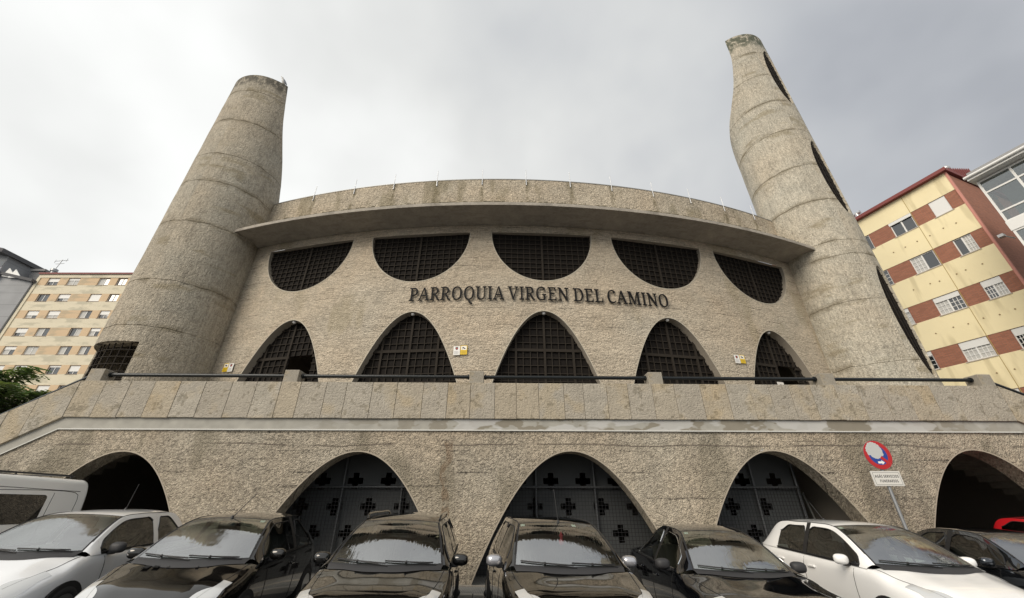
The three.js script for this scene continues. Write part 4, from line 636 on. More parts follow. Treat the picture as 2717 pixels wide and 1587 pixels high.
buildCar({ name: 'dark_grey_saloon', label: 'dark grey saloon on the far side of the white hatchback', group: CARS, x: 8.6, D: 6.15, yaw: -7, L: 4.3, W: 1.78, H: 1.42, zb: 1.15, zt: 1.9, yb: 0.92, yt: 1.335, zr: 3.15, zrb: 3.75, yrb: 0.98, yr: 1.33, wb: 0.72, wt: 0.54, paint: greyBlue,
  windows: [{ a: 1.34, b: 2.36, r1: 0.01, r2: 0.04 }, { a: 2.46, b: 3.4, r1: 0.04, r2: 0.5, round: 0.15 }], seams: [1.4, 2.42], rise: 0.06, nose: 0.62, darkPillar: true, tail: [[3.5, 0.96], [3.8, 0.97], [4.15, 0.93], [4.3, 0.7]], wheelbase: 2.6, wf: 0.8, handles: [2.3, 3.2] });
buildCar({ name: 'red_hatchback', label: 'bright red hatchback at the end of the parked row', group: CARS, x: 11.15, D: 6.6, yaw: -3, L: 3.75, W: 1.72, H: 1.62, zb: 0.95, zt: 1.65, yb: 1.03, yt: 1.5, zr: 3.3, zrb: 3.6, yrb: 1.05, wb: 0.72, wt: 0.57, paint: redPaint,
  windows: [{ a: 1.12, b: 2.2, r1: 0.01, r2: 0.04 }, { a: 2.3, b: 3.2, r1: 0.04, r2: 0.25, round: 0.1 }], seams: [1.2, 2.26], rise: 0.08, nose: 0.72, wheelbase: 2.4, wf: 0.75, handles: [2.1] });
// white delivery van
{
  const v = thing('white_van', 'white panel van with a black roof rack parked beside the silver hatchback', 'van', [-10.05, groundY(-10.05), -5.15], 0, CARS); v.rotateZ(-SLOPE);
  const pr = [[0, 0.3], [-0.02, 0.75], [-0.1, 0.95], [-0.75, 1.12], [-0.85, 1.16], [-1.45, 1.72], [-1.75, 1.8], [-2.4, 1.85], [-4.0, 1.83], [-4.14, 1.78], [-4.22, 1.4], [-4.25, 0.8], [-4.22, 0.3]];
  const sh = new THREE.Shape(); sh.moveTo(...pr[0]); sh.splineThru(pr.slice(1, 4).map((p) => new THREE.Vector2(...p))); sh.lineTo(...pr[4]); sh.lineTo(...pr[5]); sh.splineThru(pr.slice(6, 9).map((p) => new THREE.Vector2(...p))); sh.splineThru(pr.slice(9).map((p) => new THREE.Vector2(...p))); sh.lineTo(...pr[0]);
  const g = new THREE.ExtrudeGeometry(sh, { depth: 1.5, bevelEnabled: true, bevelThickness: 0.11, bevelSize: 0.09, bevelSegments: 5, curveSegments: 14 }); g.rotateY(-Math.PI / 2); g.translate(0.75, 0, 0); const body = part('body', g, vanPaint, v); body.rotation.y = 0;
  const rrect = (x0, x1, y0, y1, r) => { const s = new THREE.Shape(); s.moveTo(x0 + r, y0); s.lineTo(x1 - r, y0); s.quadraticCurveTo(x1, y0, x1, y0 + r); s.lineTo(x1, y1 - r); s.quadraticCurveTo(x1, y1, x1 - r, y1); s.lineTo(x0 + r, y1); s.quadraticCurveTo(x0, y1, x0, y1 - r); s.lineTo(x0, y0 + r); s.quadraticCurveTo(x0, y0, x0 + r, y0); return s; };
  for (const sg of [-1, 1]) {
    for (const [a, b, y0, y1] of [[-3.45, -1.87, 1.13, 1.62]]) { const gw = new THREE.ExtrudeGeometry(rrect(a, b, y0, y1, 0.08), { depth: 0.006, bevelEnabled: false }); gw.rotateY(-Math.PI / 2); const w = part('side_window', gw, new THREE.MeshPhysicalMaterial({ color: lin(0.01, 0.011, 0.012), roughness: 0.04, clearcoat: 1 }), v); w.position.x = sg * 0.862 + 0.003; }
    { const sw = new THREE.Shape([[-0.98, 1.14], [-1.78, 1.14], [-1.78, 1.62], [-1.5, 1.62]].map((p) => new THREE.Vector2(...p))), gw = new THREE.ExtrudeGeometry(sw, { depth: 0.006, bevelEnabled: false }); gw.rotateY(-Math.PI / 2); const w = part('side_window', gw, new THREE.MeshPhysicalMaterial({ color: lin(0.01, 0.011, 0.012), roughness: 0.04, clearcoat: 1 }), v); w.position.x = sg * 0.862 + 0.003; }
    for (const pts of [[[-1.82, 0.4], [-1.82, 1.66], [-2.0, 1.72], [-4.05, 1.7]], [[-1.9, 1.68], [-4.0, 1.66], [-4.05, 1.6], [-4.06, 1.1]], [[-3.55, 0.4], [-3.55, 1.66]]]) part('panel_seam', tube(pts.map((p) => [sg * 0.861, p[1], p[0]]), 0.005, 4, 30), carM.seam, v);
    const rail = part('roof_rack', mergeGeometries([bar([sg * 0.62, 1.99, -1.7], [sg * 0.62, 1.99, -4.0], 0.016, 8), ...[-1.8, -2.9, -3.95].map((z) => bar([sg * 0.62, 1.88, z], [sg * 0.62, 1.99, z], 0.014, 6))]), carM.trim, v); void rail;
    for (const d of [0.75, 3.4]) { const ty = new THREE.TorusGeometry(0.23, 0.085, 12, 32); ty.rotateY(Math.PI / 2); const w = part('wheel', ty, carM.tyre, v); w.position.set(sg * 0.8, 0.32, -d); const rm = new THREE.CylinderGeometry(0.2, 0.2, 0.1, 24); rm.rotateZ(Math.PI / 2); part('rim', rm, carM.rim, w).position.x = sg * 0.04; }
    const mir = part('door_mirror', new RoundedBoxGeometry(0.18, 0.26, 0.12, 3, 0.05), carM.plastic, v); mir.position.set(sg * 0.97, 1.2, -1.15);
  }
  for (const z of [-1.8, -2.9, -3.95]) part('roof_rack_bar', bar([-0.62, 1.985, z], [0.62, 1.985, z], 0.014, 6), carM.trim, v);
  { const ws = gridGeo(4, 8, (u, w) => [lerp(-0.68, 0.68, w), lerp(1.2, 1.74, u), lerp(-0.86, -1.44, u) + 0.07 + 0.05 * (1 - (2 * w - 1) ** 2)]); part('windscreen', ws, carM.sideGlass, v); }
}

// ------------------------------------------------------------------ notices, posters, traffic sign
function canvasTex(w, h, draw) { const c = document.createElement('canvas'); c.width = w; c.height = h; draw(c.getContext('2d'), w, h); const t = new THREE.CanvasTexture(c); t.colorSpace = THREE.SRGBColorSpace; t.magFilter = THREE.LinearFilter; return t; }
{
  const shield = (x, cx, cy, s, fill) => { x.fillStyle = fill; x.beginPath(); x.moveTo(cx - s, cy - s); x.lineTo(cx + s, cy - s); x.lineTo(cx + s, cy + s * 0.2); x.quadraticCurveTo(cx + s * 0.8, cy + s, cx, cy + s * 1.35); x.quadraticCurveTo(cx - s * 0.8, cy + s, cx - s, cy + s * 0.2); x.fill(); };
  const whiteT = canvasTex(84, 120, (x, w, h) => { x.fillStyle = '#e9e7e2'; x.fillRect(0, 0, w, h); x.strokeStyle = '#b9b5ad'; x.lineWidth = 3; x.strokeRect(2, 2, w - 4, h - 4); shield(x, 42, 30, 17, '#262a30'); shield(x, 42, 31, 9, '#b5372f'); x.fillStyle = '#7a7f86'; for (let k = 0; k < 5; k++) x.fillRect(12, 66 + k * 9, 60 - (k % 2) * 12, 3.4); });
  const yellowT = canvasTex(84, 120, (x, w, h) => { x.fillStyle = '#d9b514'; x.fillRect(0, 0, w, h); x.fillStyle = '#ece9df'; x.fillRect(8, 8, w - 16, 50); x.fillStyle = '#15171a'; x.save(); x.translate(42, 34); x.rotate(0.45); x.fillRect(-20, -8, 34, 15); x.fillRect(14, -5, 8, 9); x.restore(); x.fillRect(22, 40, 5, 12); x.fillStyle = '#8d7710'; for (let k = 0; k < 4; k++) x.fillRect(14, 72 + k * 10, 56, 3); });
  const sets = [[-9.72, 6.03, 1, 'on the pier beside the left tower'], [-1.1, 6.18, 0, 'on the pier beside the middle door'], [8.9, 6.29, 0, 'on the pier beside the open door near the right tower']];
  for (const [s, y, flip, where] of sets) [0, 1].forEach((k) => {
    const yel = flip ? k === 0 : k === 1, w = 0.225, h = 0.315, sc = s + k * 0.235, g = new THREE.BoxGeometry(w, h, 0.008), m = M({ map: yel ? yellowT : whiteT, roughness: 0.4 });
    const edge = M({ color: lin(0.5, 0.5, 0.48) }), o = new THREE.Mesh(g, [edge, edge, edge, edge, m, edge]); o.name = numbered(yel ? 'camera_notice' : 'security_notice'); o.castShadow = o.receiveShadow = true; scene.add(o); o.position.set(...arc(sc, y - (yel ? 0 : 0.02), 0.045)); o.rotation.y = sc / RW;
    tag(o, (yel ? 'yellow camera warning plate ' : 'white shield notice plate ') + where, 'notice', 'notice plates on the church front'); });
  const poster = (name, label, s, y, w, h, draw) => { const m = M({ map: canvasTex(96, 160, draw), roughness: 0.5 }), e = M({ color: lin(0.6, 0.6, 0.6) }), o = new THREE.Mesh(new THREE.BoxGeometry(w, h, 0.006), [e, e, e, e, m, e]); o.name = numbered(name); scene.add(o); o.position.set(...arc(s, y, -0.22)); o.rotation.y = s / RW; tag(o, label, 'poster', 'posters on the church doors'); };
  poster('door_poster', 'tall blue and orange poster on the open door near the squat tower', -7.72, 4.98, 0.34, 0.72, (x, w, h) => { x.fillStyle = '#4d7fb0'; x.fillRect(0, 0, w, h * 0.42); x.fillStyle = '#dcd3c4'; x.fillRect(0, h * 0.42, w, h); x.fillStyle = '#c9722e'; x.fillRect(8, h * 0.55, 30, 50); x.fillStyle = '#6b3d22'; x.fillRect(44, h * 0.6, 26, 46); x.fillStyle = '#e8dcc0'; x.fillRect(70, h * 0.5, 18, 40); });
  poster('door_poster', 'small white poster with dark figure on the open door near the tall tower', 10.92, 5.42, 0.32, 0.5, (x, w, h) => { x.fillStyle = '#d8d4cd'; x.fillRect(0, 0, w, h); x.fillStyle = '#7a2c26'; x.fillRect(20, 50, 50, 60); x.fillStyle = '#2b2b33'; x.beginPath(); x.arc(48, 46, 20, 0, 7); x.fill(); });
}
{
  const t = thing('traffic_sign', 'peeling round no-parking sign on a grey post with a white plate', 'sign', [8.14, groundY(8.14) + 0.1, -9.32]);
  part('post', bar([0, 0, 0], [0, 2.9, 0], 0.032, 12), M({ color: lin(0.3, 0.31, 0.32), roughness: 0.5, metalness: 0.6 }), t);
  const face = canvasTex(512, 512, (x) => {
    x.fillStyle = '#b01f22'; x.fillRect(0, 0, 512, 512); x.fillStyle = '#1d3f8f'; x.beginPath(); x.arc(256, 256, 178, 0, 7); x.fill();
    x.save(); x.translate(256, 256); x.rotate(Math.PI / 4); x.fillStyle = '#b01f22'; x.fillRect(-190, -30, 380, 60); x.restore();
    x.fillStyle = '#b9bbb9'; x.beginPath(); const pt = []; for (let k = 0; k < 60; k++) { const a = k / 60 * 6.283, r = (0.93 + 0.13 * vn(k * 1.7, 3)) * (Math.sin(a) > 0.5 ? 128 : 168); pt.push([218 + Math.cos(a) * r * 0.93, 196 + Math.sin(a) * r * 1.02]); } pt.forEach((p, k) => (k ? x.lineTo(...p) : x.moveTo(...p))); x.fill();
    x.fillStyle = '#e8e8e4'; x.beginPath(); for (const p of [[205, 372], [275, 372], [275, 350], [330, 390], [275, 430], [275, 408], [205, 408]]) x.lineTo(...p); x.fill();
    for (let k = 0; k < 140; k++) { x.fillStyle = k % 2 ? 'rgba(225,222,215,0.5)' : 'rgba(70,40,38,0.35)'; const a = rnd() * 6.3, r = 150 + rnd() * 100; x.fillRect(256 + Math.cos(a) * r, 256 + Math.sin(a) * r, 2 + rnd() * 6, 1 + rnd() * 4); } });
  const disc = part('sign_disc', new THREE.CylinderGeometry(0.3, 0.3, 0.012, 48).rotateX(Math.PI / 2), M({ color: lin(0.3, 0.3, 0.3), metalness: 0.5, roughness: 0.5 }), t); disc.position.set(0, 2.68, 0.045);
  part('sign_face', new THREE.CircleGeometry(0.297, 48), M({ map: face, roughness: 0.45 }), disc).position.z = 0.0085;
  const pl = canvasTex(512, 256, (x) => { x.fillStyle = '#d3d1cb'; x.fillRect(0, 0, 512, 256); x.strokeStyle = '#2c2c2e'; x.lineWidth = 5; x.strokeRect(22, 20, 468, 216); x.fillStyle = '#232326'; x.textAlign = 'center'; x.font = 'bold 68px sans-serif'; x.fillText('AGÁS SERVICIOS', 256, 112, 430); x.fillText('FUNERARIOS', 268, 196, 330); });
  const plate = part('text_plate', new RoundedBoxGeometry(0.64, 0.3, 0.012, 2, 0.005), M({ color: lin(0.6, 0.59, 0.56), roughness: 0.5 }), t, 'white plate lettered AGÁS SERVICIOS FUNERARIOS'); plate.position.set(0, 2.2, 0.045);
  part('plate_face', new THREE.PlaneGeometry(0.62, 0.28), M({ map: pl, roughness: 0.5 }), plate).position.z = 0.009;
  for (const y of [2.68, 2.2]) part('clamp', boxGeo(-0.06, 0.06, y - 0.02, y + 0.02, 0.02, 0.04), mat.steel, t);
}
// gull on the squat tower
{
  const a = 41 * Math.PI / 180, g = thing('gull', 'white and grey gull standing on the rim of the squat tower', 'bird', [-12.75 + 1.7 * Math.sin(a), 20.43, -13.55 + 1.7 * Math.cos(a)], -0.5);
  const prof = [[0.001, -0.17], [0.03, -0.155], [0.065, -0.1], [0.085, -0.02], [0.08, 0.06], [0.055, 0.12], [0.046, 0.16], [0.05, 0.19], [0.046, 0.225], [0.025, 0.25], [0.001, 0.255]].map((p) => new THREE.Vector2(...p));
  const b = new THREE.LatheGeometry(prof, 18); b.rotateX(0.55); b.translate(0, 0.26, 0); part('body', b, M({ color: lin(0.75, 0.75, 0.74) }), g);
  for (const s of [-1, 1]) { const w = new THREE.SphereGeometry(1, 14, 10); w.scale(0.022, 0.17, 0.06); w.rotateX(0.75); const m = part('wing', w, M({ color: lin(0.32, 0.34, 0.37) }), g); m.position.set(s * 0.075, 0.24, -0.04); part('leg', bar([s * 0.03, 0, 0.01], [s * 0.03, 0.14, 0.0], 0.007, 6), M({ color: lin(0.55, 0.42, 0.25) }), g); }
  const k = new THREE.ConeGeometry(0.014, 0.07, 8); k.rotateX(1.5); part('beak', k, M({ color: lin(0.7, 0.5, 0.08) }), g).position.set(0, 0.455, 0.175);
}

// ------------------------------------------------------------------ neighbouring buildings
const winGlass = new THREE.MeshPhysicalMaterial({ color: lin(0.02, 0.023, 0.025), roughness: 0.05, metalness: 0, clearcoat: 1, ior: 1.8 });
const curtain = M({ color: lin(0.5, 0.5, 0.48) }), shutterM = M({ color: lin(0.72, 0.72, 0.7), roughness: 0.5 }), frameW = M({ color: lin(0.75, 0.75, 0.73), roughness: 0.45 }), sillM = M({ color: lin(0.3, 0.24, 0.2) }), roofRed = M({ color: lin(0.2, 0.045, 0.04), roughness: 0.6 });
// window in the facade plane: frame with leaves, panes, optional muntins, roller shutter and curtain
function facadeWindow(parent, x0, x1, y0, y1, o = {}) {
  const D = o.depth ?? 0.12, f = 0.05, fr = [boxGeo(x0, x1, y0, y0 + f, -D, -D + 0.05), boxGeo(x0, x1, y1 - f, y1, -D, -D + 0.05), boxGeo(x0, x0 + f, y0 + f, y1 - f, -D, -D + 0.05), boxGeo(x1 - f, x1, y0 + f, y1 - f, -D, -D + 0.05), boxGeo((x0 + x1) / 2 - 0.035, (x0 + x1) / 2 + 0.035, y0 + f, y1 - f, -D, -D + 0.055)];
  const w = part('window', mergeGeometries(fr), o.frame ?? frameW, parent), mid = (x0 + x1) / 2;
  for (const [a, b, k] of [[x0 + f, mid - 0.035, 0], [mid + 0.035, x1 - f, 1]]) {
    part('pane', boxGeo(a, b, y0 + f, y1 - f, -D - 0.012, -D + 0.012), (o.curtains ?? [0, 0])[k] ? curtain : winGlass, w);
    if ((o.grid ?? [0, 0])[k]) { const gs = [], nx = 3, ny = 4; for (let i = 1; i < nx; i++) { const x = lerp(a, b, i / nx); gs.push(boxGeo(x - 0.014, x + 0.014, y0 + f, y1 - f, -D + 0.014, -D + 0.034)); } for (let i = 1; i < ny; i++) { const y = lerp(y0 + f, y1 - f, i / ny); gs.push(boxGeo(a, b, y - 0.013, y + 0.013, -D + 0.016, -D + 0.036)); } part('glazing_bars', mergeGeometries(gs), o.frame ?? frameW, w); }
  }
  if (o.shutter) part('roller_shutter', boxGeo(x0 + 0.02, x1 - 0.02, lerp(y1, y0, o.shutter), y1 - 0.005, -D + 0.056, -D + 0.075), shutterM, w);
  if (o.box) part('shutter_box', boxGeo(x0 - 0.02, x1 + 0.02, y1 - 0.2, y1 + 0.0, -D + 0.06, 0.02), shutterM, w);
  part('sill', boxGeo(x0 - 0.06, x1 + 0.06, y0 - 0.05, y0 - 0.002, -D, 0.05), o.sill ?? sillM, w);
  return w;
}
// cream block beyond the squat tower
{
  const b = thing('cream_apartment_block', 'tall cream apartment block with peach bands and many small windows beyond the squat tower', 'building', [-72.4, 0, -51], 0);
  const stain = (col, seedx) => makeTex(1024, 64, (i, j) => { const x = i / 1024 * 40, y = j / 64 * 1.5, t = 0.95 + 0.1 * fbm(x * 0.5 + seedx, y, 3), c = col.map((q) => q * t); mix3(c, [0.3, 0.29, 0.22], 0.45 * sstep(0.5, 0.75, fbm(x * 0.7 + seedx, y * 1.6 + 9, 4))); return c; });
  const cream = M({ map: place(stain([0.66, 0.6, 0.46], 5), 0, 0, 40, 1.47) }), peach = M({ map: place(stain([0.6, 0.45, 0.29], 50), 0, 0, 40, 1.3) });
  const cols = [[1.6, 3.35], [4.65, 6.45], [9.35, 11.05], [12.2, 13.7], [17, 18.7], [20.5, 22.2]], Wd = 30;
  let rows = 0;
  for (let k = 0; k < 12; k++) {
    const top = 32.5 - k * 2.77, bot = top - 1.3; if (bot < 1) break; rows++;
    const rects = cols.map(([a, c]) => [a, c, bot + 0.02, top - 0.04]);
    part('peach_band', wallGeo(0.35, Wd, bot, top, k < 8 ? rects : [], 0.18), peach, b); part('cream_band', wallGeo(0.35, Wd, bot - 1.47, bot, [], 0.1), cream, b);
    if (k < 8) for (const [a, c, y0, y1] of rects.slice(0, k < 7 ? 4 : 4)) { const r = rnd(); facadeWindow(b, a, c, y0, y1, { depth: 0.2, shutter: r < 0.5 ? rr(0.2, 0.7) : r < 0.62 ? 0.98 : 0, curtains: [rnd() < 0.3, rnd() < 0.3] }); }
  }
  part('cornice', boxGeo(-0.1, Wd, 32.5, 33.1, -0.25, 0.06), cream, b); part('roof_edge', boxGeo(-0.2, Wd, 33.1, 33.32, -0.5, 0.25), roofRed, b);
  part('corner_pier', boxGeo(-0.1, 0.35, 0, 32.5, -1, 0.1), cream, b); part('side_wall', boxGeo(-0.08, Wd, 0, 32.4, -12, -0.7), M({ color: lin(0.4, 0.37, 0.3) }), b);
  part('penthouse', boxGeo(4.6, 11, 33.2, 34.2, -8, -4), M({ color: lin(0.06, 0.045, 0.045) }), b);
  const ch = part('chimney', mergeGeometries([bar([-1.2, 32.2, -2], [-1.2, 34.9, -2], 0.28, 10), bar([-1.2, 34.9, -2], [-1.2, 35.3, -2], 0.45, 10)]), mat.steel, b); void ch;
  part('attic', boxGeo(-5, 0, 30.5, 32.8, -8, -3), M({ color: lin(0.3, 0.33, 0.35), roughness: 0.4 }), b);
}
// grey house left of it
{
  const b = thing('grey_house', 'dark grey rendered house with a sloped roof edge and white skylights beside the cream block', 'building', [-72.6, 0, -50.7], 0); b.scale.setScalar(1.074);
  const tex = makeTex(512, 512, (i, j) => { const x = i / 512 * 14, y = j / 512 * 14, t = 0.32 * (0.85 + 0.3 * fbm(x * 0.6, y * 0.6, 4)) * (1 - 0.25 * (Math.abs(((y * 0.55) % 1) - 0.5) < 0.02 ? 1 : 0)); return [t * 0.98, t, t * 1.03]; });
  const m = M({ map: place(tex, 0, 0, 14, 14) }), dk = M({ color: lin(0.1, 0.1, 0.105) });
  const sh = new THREE.Shape([[-16, 0], [0, 0], [0, 29.4], [-6.2, 30.9], [-16, 31.5]].map((p) => new THREE.Vector2(...p))), g = new THREE.ExtrudeGeometry(sh, { depth: 6, bevelEnabled: false }); g.translate(0, 0, -6); part('wall', g, m, b);
  part('roof_edge', (() => { const s = new THREE.Shape([[-6.5, 30.9], [0.3, 29.3], [0.3, 29.7], [-6.5, 31.3]].map((p) => new THREE.Vector2(...p))), q = new THREE.ExtrudeGeometry(s, { depth: 6.5, bevelEnabled: false }); q.translate(0, 0, -6.1); return q; })(), dk, b);
  part('upper_storey', boxGeo(-16, -4.9, 30, 33.9, -5, 0.6), m, b); part('upper_roof', (() => { const s = new THREE.Shape([[-16, 35.6], [-4.4, 33.2], [-4.4, 33.8], [-16, 36.4]].map((p) => new THREE.Vector2(...p))), q = new THREE.ExtrudeGeometry(s, { depth: 7, bevelEnabled: false }); q.translate(0, 0, -5); return q; })(), dk, b);
  facadeWindow(b, -6.4, -4.6, 27.6, 28.8, { frame: dk, depth: -0.02 });
  for (const k of [0, 1]) { const s = new THREE.Shape([[-4.6 + k * 1.2, 30.25 - k * 0.3], [-4.2 + k * 1.2, 31.6 - k * 0.3], [-2.4 + k * 0.9, 29.9]].map((p) => new THREE.Vector2(...p))), q = new THREE.ExtrudeGeometry(s, { depth: 0.1, bevelEnabled: false }); part('skylight', q, frameW, b).position.z = 0.15 + k * 0.12; }
  part('window', boxGeo(-16, -4.95, 31.6, 32.5, 0.5, 0.63), winGlass, b);
  part('chimney', mergeGeometries([boxGeo(-3.9, -2.1, 29.5, 32.4, -4, -2), boxGeo(-4.1, -1.9, 32.4, 32.75, -4.2, -1.8)]), M({ color: lin(0.22, 0.22, 0.22) }), b);
  const an = part('television_aerial', mergeGeometries([bar([-2.2, 32.5, -3], [-1.9, 35.2, -3], 0.05, 5), bar([-3.0, 34.9, -3], [-1.0, 35.1, -3], 0.04, 5), bar([-2.6, 34.4, -3], [-1.3, 34.5, -3], 0.035, 5), bar([-2.9, 34.6, -3], [-2.9, 35.2, -3], 0.03, 5), bar([-1.2, 34.8, -3], [-1.2, 35.4, -3], 0.03, 5)]), mat.steel, b); void an;
}
// yellow and brick block beyond the tall tower
{
  const b = thing('yellow_brick_block', 'yellow apartment block with red brick bands and white windows beyond the tall tower', 'building', [26.3, 0, -17.2], -1.2186);
  const yt = makeTex(1024, 1024, (i, j) => { const x = i / 1024 * 16, y = j / 1024 * 20, t = 0.96 + 0.1 * fbm(x, y, 3), c = [0.82 * t, 0.72 * t, 0.46 * t]; mix3(c, [0.4, 0.33, 0.18], 0.4 * sstep(0.58, 0.8, fbm(x * 2.5 + 4, y * 0.35, 4))); return c; });
  const yel = M({ map: place(yt, -16, 0, 16, 20), bumpMap: place(grainTex, 0, 0, 0.7, 0.7), bumpScale: 0.003 });
  const br = makeTex(512, 512, (i, j) => { const row = Math.floor(j / 16), x = i + (row % 2) * 21, m = j % 16 < 3 || x % 42 < 3, t = 0.9 + 0.3 * LAT[(row * 37 + Math.floor(x / 42) * 101) & 65535]; return m ? [0.2, 0.13, 0.1] : [0.31 * t, 0.125 * t, 0.075 * t]; });
  const brick = M({ map: place(br, 0, 0, 2.9, 2.1), bumpMap: place(br, 0, 0, 2.9, 2.1), bumpScale: 0.004 });
  const cols = [[-3.53, -2.34], [-1.42, -0.62], [-6.2, -4.75], [-8.7, -7.4]];
  for (let k = 0; k < 5; k++) {
    const top = 18.2 - k * 2.83, bot = top - 1.1, rects = cols.map(([a, c]) => [a, c, bot + 0.01, top - 0.01]);
    part('brick_band', wallGeo(-14, -0.06, bot, top, rects, 0.12), brick, b);
    part('yellow_band', wallGeo(-14, -0.06, bot - 1.73, bot, [], 0.1), yel, b).position.z = 0.02;
    rects.forEach(([a, c, y0, y1], i) => facadeWindow(b, a, c, y0, y1, { depth: 0.1, sill: M({ color: lin(0.45, 0.4, 0.33) }), grid: k === 0 ? [0, 0] : k === 1 ? (i === 0 ? [1, 0] : [0, 1]) : [1, 1], curtains: k < 2 ? [i === 0 && k === 1, i === 1 && k === 1] : [rnd() < 0.5, rnd() < 0.5], shutter: k === 0 && i === 1 ? 0.99 : k > 1 ? rr(0.15, 0.4) : 0, box: k === 0 && i === 0 }));
  }
  part('yellow_band', wallGeo(-14, -0.06, 18.2, 19.5, [], 0.1), yel, b).position.z = 0.02;
  const vents = []; for (let k = 0; k < 4; k++) for (const x of [-0.9, -1.5, -2.05, -2.7, -3.3, -4.1, -5.3]) part('wall_vent', new THREE.CylinderGeometry(0.035, 0.035, 0.03, 8).rotateX(Math.PI / 2), M({ color: lin(0.25, 0.17, 0.08) }), b).position.set(x + rr(-0.1, 0.1), 16.25 - k * 2.83 + rr(-0.04, 0.04), 0.03); void vents;
  part('joint_strip', boxGeo(-2.31, -2.28, 4, 19.5, 0.0, 0.026), M({ color: lin(0.4, 0.3, 0.12) }), b); part('corner_trim', boxGeo(-0.07, 0.03, 3, 19.5, -0.1, 0.05), M({ color: lin(0.55, 0.25, 0.2) }), b);
  part('side_wall', boxGeo(-14, 0.0, 0, 19.4, -9, -0.13), brick, b);
  part('roof_edge', boxGeo(-14, 0.15, 19.5, 19.72, -9, 0.3), roofRed, b);
  const rs = new THREE.Shape([[0.3, 19.7], [-4, 21.2], [-9.2, 19.7]].map((p) => new THREE.Vector2(...p))), rg = new THREE.ExtrudeGeometry(rs, { depth: 14, bevelEnabled: false }); rg.rotateY(-Math.PI / 2); part('roof', rg, roofRed, b);
  for (let k = 0; k < 12; k++) { const g = bar([0.07, 19.78, 0.1 - k * 0.35 + 0], [0.07, 19.78 + Math.min(k * 0.122, 1.4), 0.1 - k * 0.35], 0.02, 4); part('roof_rib', g, roofRed, b); }
  part('ground_floor_canopy', boxGeo(-9, 1.6, 4.6, 5.5, -0.05, 1.9), M({ color: lin(0.07, 0.045, 0.035) }), b); part('ground_floor', boxGeo(-14, 0, 0, 5.2, -0.6, -0.05), M({ color: lin(0.12, 0.1, 0.09) }), b);
  part('chimney_pot', mergeGeometries([bar([-5.0, 19.5, -0.6], [-5.0, 20.4, -0.6], 0.13, 10), bar([-5.25, 20.45, -0.6], [-4.75, 20.45, -0.6], 0.13, 10)]), mat.zinc, b);
  part('roof_vent', new THREE.SphereGeometry(0.22, 14, 10), mat.zinc, b).position.set(-0.4, 21.0, -2.2);
}
// white glazed bays nearer to the street
{
  const b = thing('glazed_block', 'beige block with stacked white glazed bay windows at the street corner', 'building', [23.26, 0, -14.4], -1.2186);
  const beige = M({ color: lin(0.4, 0.33, 0.25) }), pane = new THREE.MeshPhysicalMaterial({ color: lin(0.55, 0.6, 0.6), transmission: 1, thickness: 0, roughness: 0.02, ior: 2.4 });
  part('wall', boxGeo(0.3, 9, 0, 16.2, -3.2, -1.1), beige, b);
  for (let k = 0; k < 4; k++) {
    const y0 = 13.4 - k * 3.0, y1 = y0 + 2.5, bars = [];
    for (let i = 0; i <= 6; i++) bars.push(boxGeo(i * 1.1 - 0.04, i * 1.1 + 0.04, y0, y1, -0.06, 0.02)); for (const y of [y0, y0 + 0.55, y0 + 1.75, y1 - 0.08]) bars.push(boxGeo(0.04, 6.56, y, y + 0.08, -0.055, 0.015)); for (const y of [y0, y0 + 1.75, y1 - 0.08]) bars.push(boxGeo(-0.04, 0.02, y, y + 0.08, -1.1, -0.06));
    const w = part('glazed_bay', mergeGeometries(bars), frameW, b);
    for (let i = 0; i < 6; i++) part('pane', boxGeo(i * 1.1 + 0.04, i * 1.1 + 1.06, y0 + 0.05, y1 - 0.05, -0.03, -0.022), pane, w);
    part('pane', boxGeo(-0.02, -0.012, y0 + 0.05, y1 - 0.05, -1.05, -0.06), pane, w); part('bay_floor', boxGeo(-0.06, 6.6, y0 - 0.5, y0 - 0.002, -1.1, 0.05), frameW, w); part('curtain', boxGeo(0.3, 6.3, y0 + 0.1, y1 - 0.2, -0.9, -0.88), curtain, w);
  }
  part('eave', boxGeo(-0.15, 9, 15.95, 16.15, -1.5, 0.45), frameW, b); part('gutter', bar([-0.2, 16.12, 0.5], [9, 16.12, 0.5], 0.08, 8), frameW, b); part('roof', boxGeo(-0.1, 9, 16.16, 16.5, -6, 0.2), M({ color: lin(0.3, 0.3, 0.3) }), b);
  part('wall_lamp', mergeGeometries([bar([-0.3, 12.9, -0.9], [-0.5, 13.1, -0.5], 0.03, 6), boxGeo(-0.62, -0.42, 13.0, 13.14, -0.6, -0.35)]), mat.zinc, b);
}

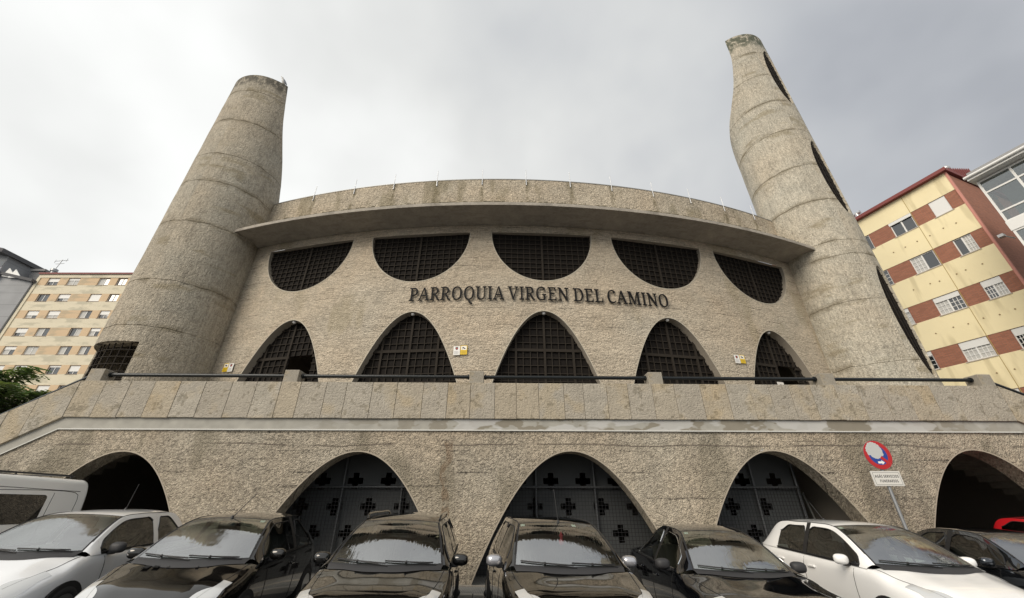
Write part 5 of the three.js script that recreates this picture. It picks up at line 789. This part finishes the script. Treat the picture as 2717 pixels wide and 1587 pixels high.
// ------------------------------------------------------------------ tree beside the stairs
{
  const t = thing('ash_tree', 'bushy green tree with feathery leaves behind the stair rail', 'tree', [-19.2, 0.3, -14.6]);
  part('trunk', new THREE.CylinderGeometry(0.11, 0.2, 4.2, 12).translate(0, 2.1, 0), M({ color: lin(0.12, 0.09, 0.065), bumpMap: bumpFine, bumpScale: 0.01 }), t);
  const pos = [], col = [], nor = [], up = new THREE.Vector3(0, 1, 0), limbs = [];
  for (let k = 0; k < 46; k++) {
    const a = rr(0, 6.28), el = rr(-0.15, 1.3), len = rr(1.3, 2.9), st = new THREE.Vector3(0, rr(2.2, 4.2), 0), dir = new THREE.Vector3(Math.cos(a) * Math.cos(el), Math.sin(el) * 0.8, Math.sin(a) * Math.cos(el));
    const mid = st.clone().addScaledVector(dir, len * 0.55).add(new THREE.Vector3(0, 0.25, 0)), end = st.clone().addScaledVector(dir, len).add(new THREE.Vector3(0, -0.1, 0));
    limbs.push(tube([[st.x, st.y, st.z], [mid.x, mid.y, mid.z], [end.x, end.y, end.z]], 0.022, 5, 8));
    const cv = new THREE.CatmullRomCurve3([st, mid, end]);
    for (let f = 0; f < 44; f++) {                       // feathery fronds along the limb
      const p = cv.getPoint(rr(0.25, 1)), fa = rr(0, 6.28), fd = new THREE.Vector3(Math.cos(fa), rr(-0.45, 0.35), Math.sin(fa)).normalize(), fl = rr(0.35, 0.65), side = new THREE.Vector3().crossVectors(fd, up).normalize(), tint = rr(0.85, 1.15), yel = rr(0, 1);
      for (let l = 0; l < 11; l++) {
        const u = (l + 1) / 12, c = p.clone().addScaledVector(fd, fl * u).add(new THREE.Vector3(0, -0.18 * u * u, 0)), s = l % 2 ? 1 : -1, d = side.clone().multiplyScalar(s).addScaledVector(fd, 0.5).add(new THREE.Vector3(0, rr(-0.3, 0.1), 0)).normalize(), w = new THREE.Vector3().crossVectors(d, up).add(new THREE.Vector3(rr(-0.4, 0.4), rr(-0.4, 0.4), rr(-0.4, 0.4))).normalize(), ll = rr(0.14, 0.24) * (1.15 - 0.4 * u), lw = ll * 0.24;
        const A = c, B = c.clone().addScaledVector(d, ll * 0.5).addScaledVector(w, lw), C = c.clone().addScaledVector(d, ll), D = c.clone().addScaledVector(d, ll * 0.5).addScaledVector(w, -lw), n = new THREE.Vector3().crossVectors(B.clone().sub(A), C.clone().sub(A)).normalize();
        for (const v of [A, B, C, A, C, D]) { pos.push(v.x, v.y, v.z); nor.push(n.x, n.y, n.z); col.push((0.13 + 0.1 * yel) * tint, (0.24 + 0.05 * yel) * tint, 0.06 * tint); }
      }
    }
  }
  t.scale.setScalar(1.12);
  part('limbs', mergeGeometries(limbs), M({ color: lin(0.1, 0.08, 0.055) }), t);
  const g = new THREE.BufferGeometry(); g.setAttribute('position', new THREE.Float32BufferAttribute(pos, 3)); g.setAttribute('normal', new THREE.Float32BufferAttribute(nor, 3)); g.setAttribute('color', new THREE.Float32BufferAttribute(col, 3));
  part('crown', g, new THREE.MeshPhysicalMaterial({ vertexColors: true, color: 0xffffff, roughness: 0.9, transmission: 0.35, thickness: 0, side: THREE.DoubleSide }), t);
}
renderer.render(scene, camera);
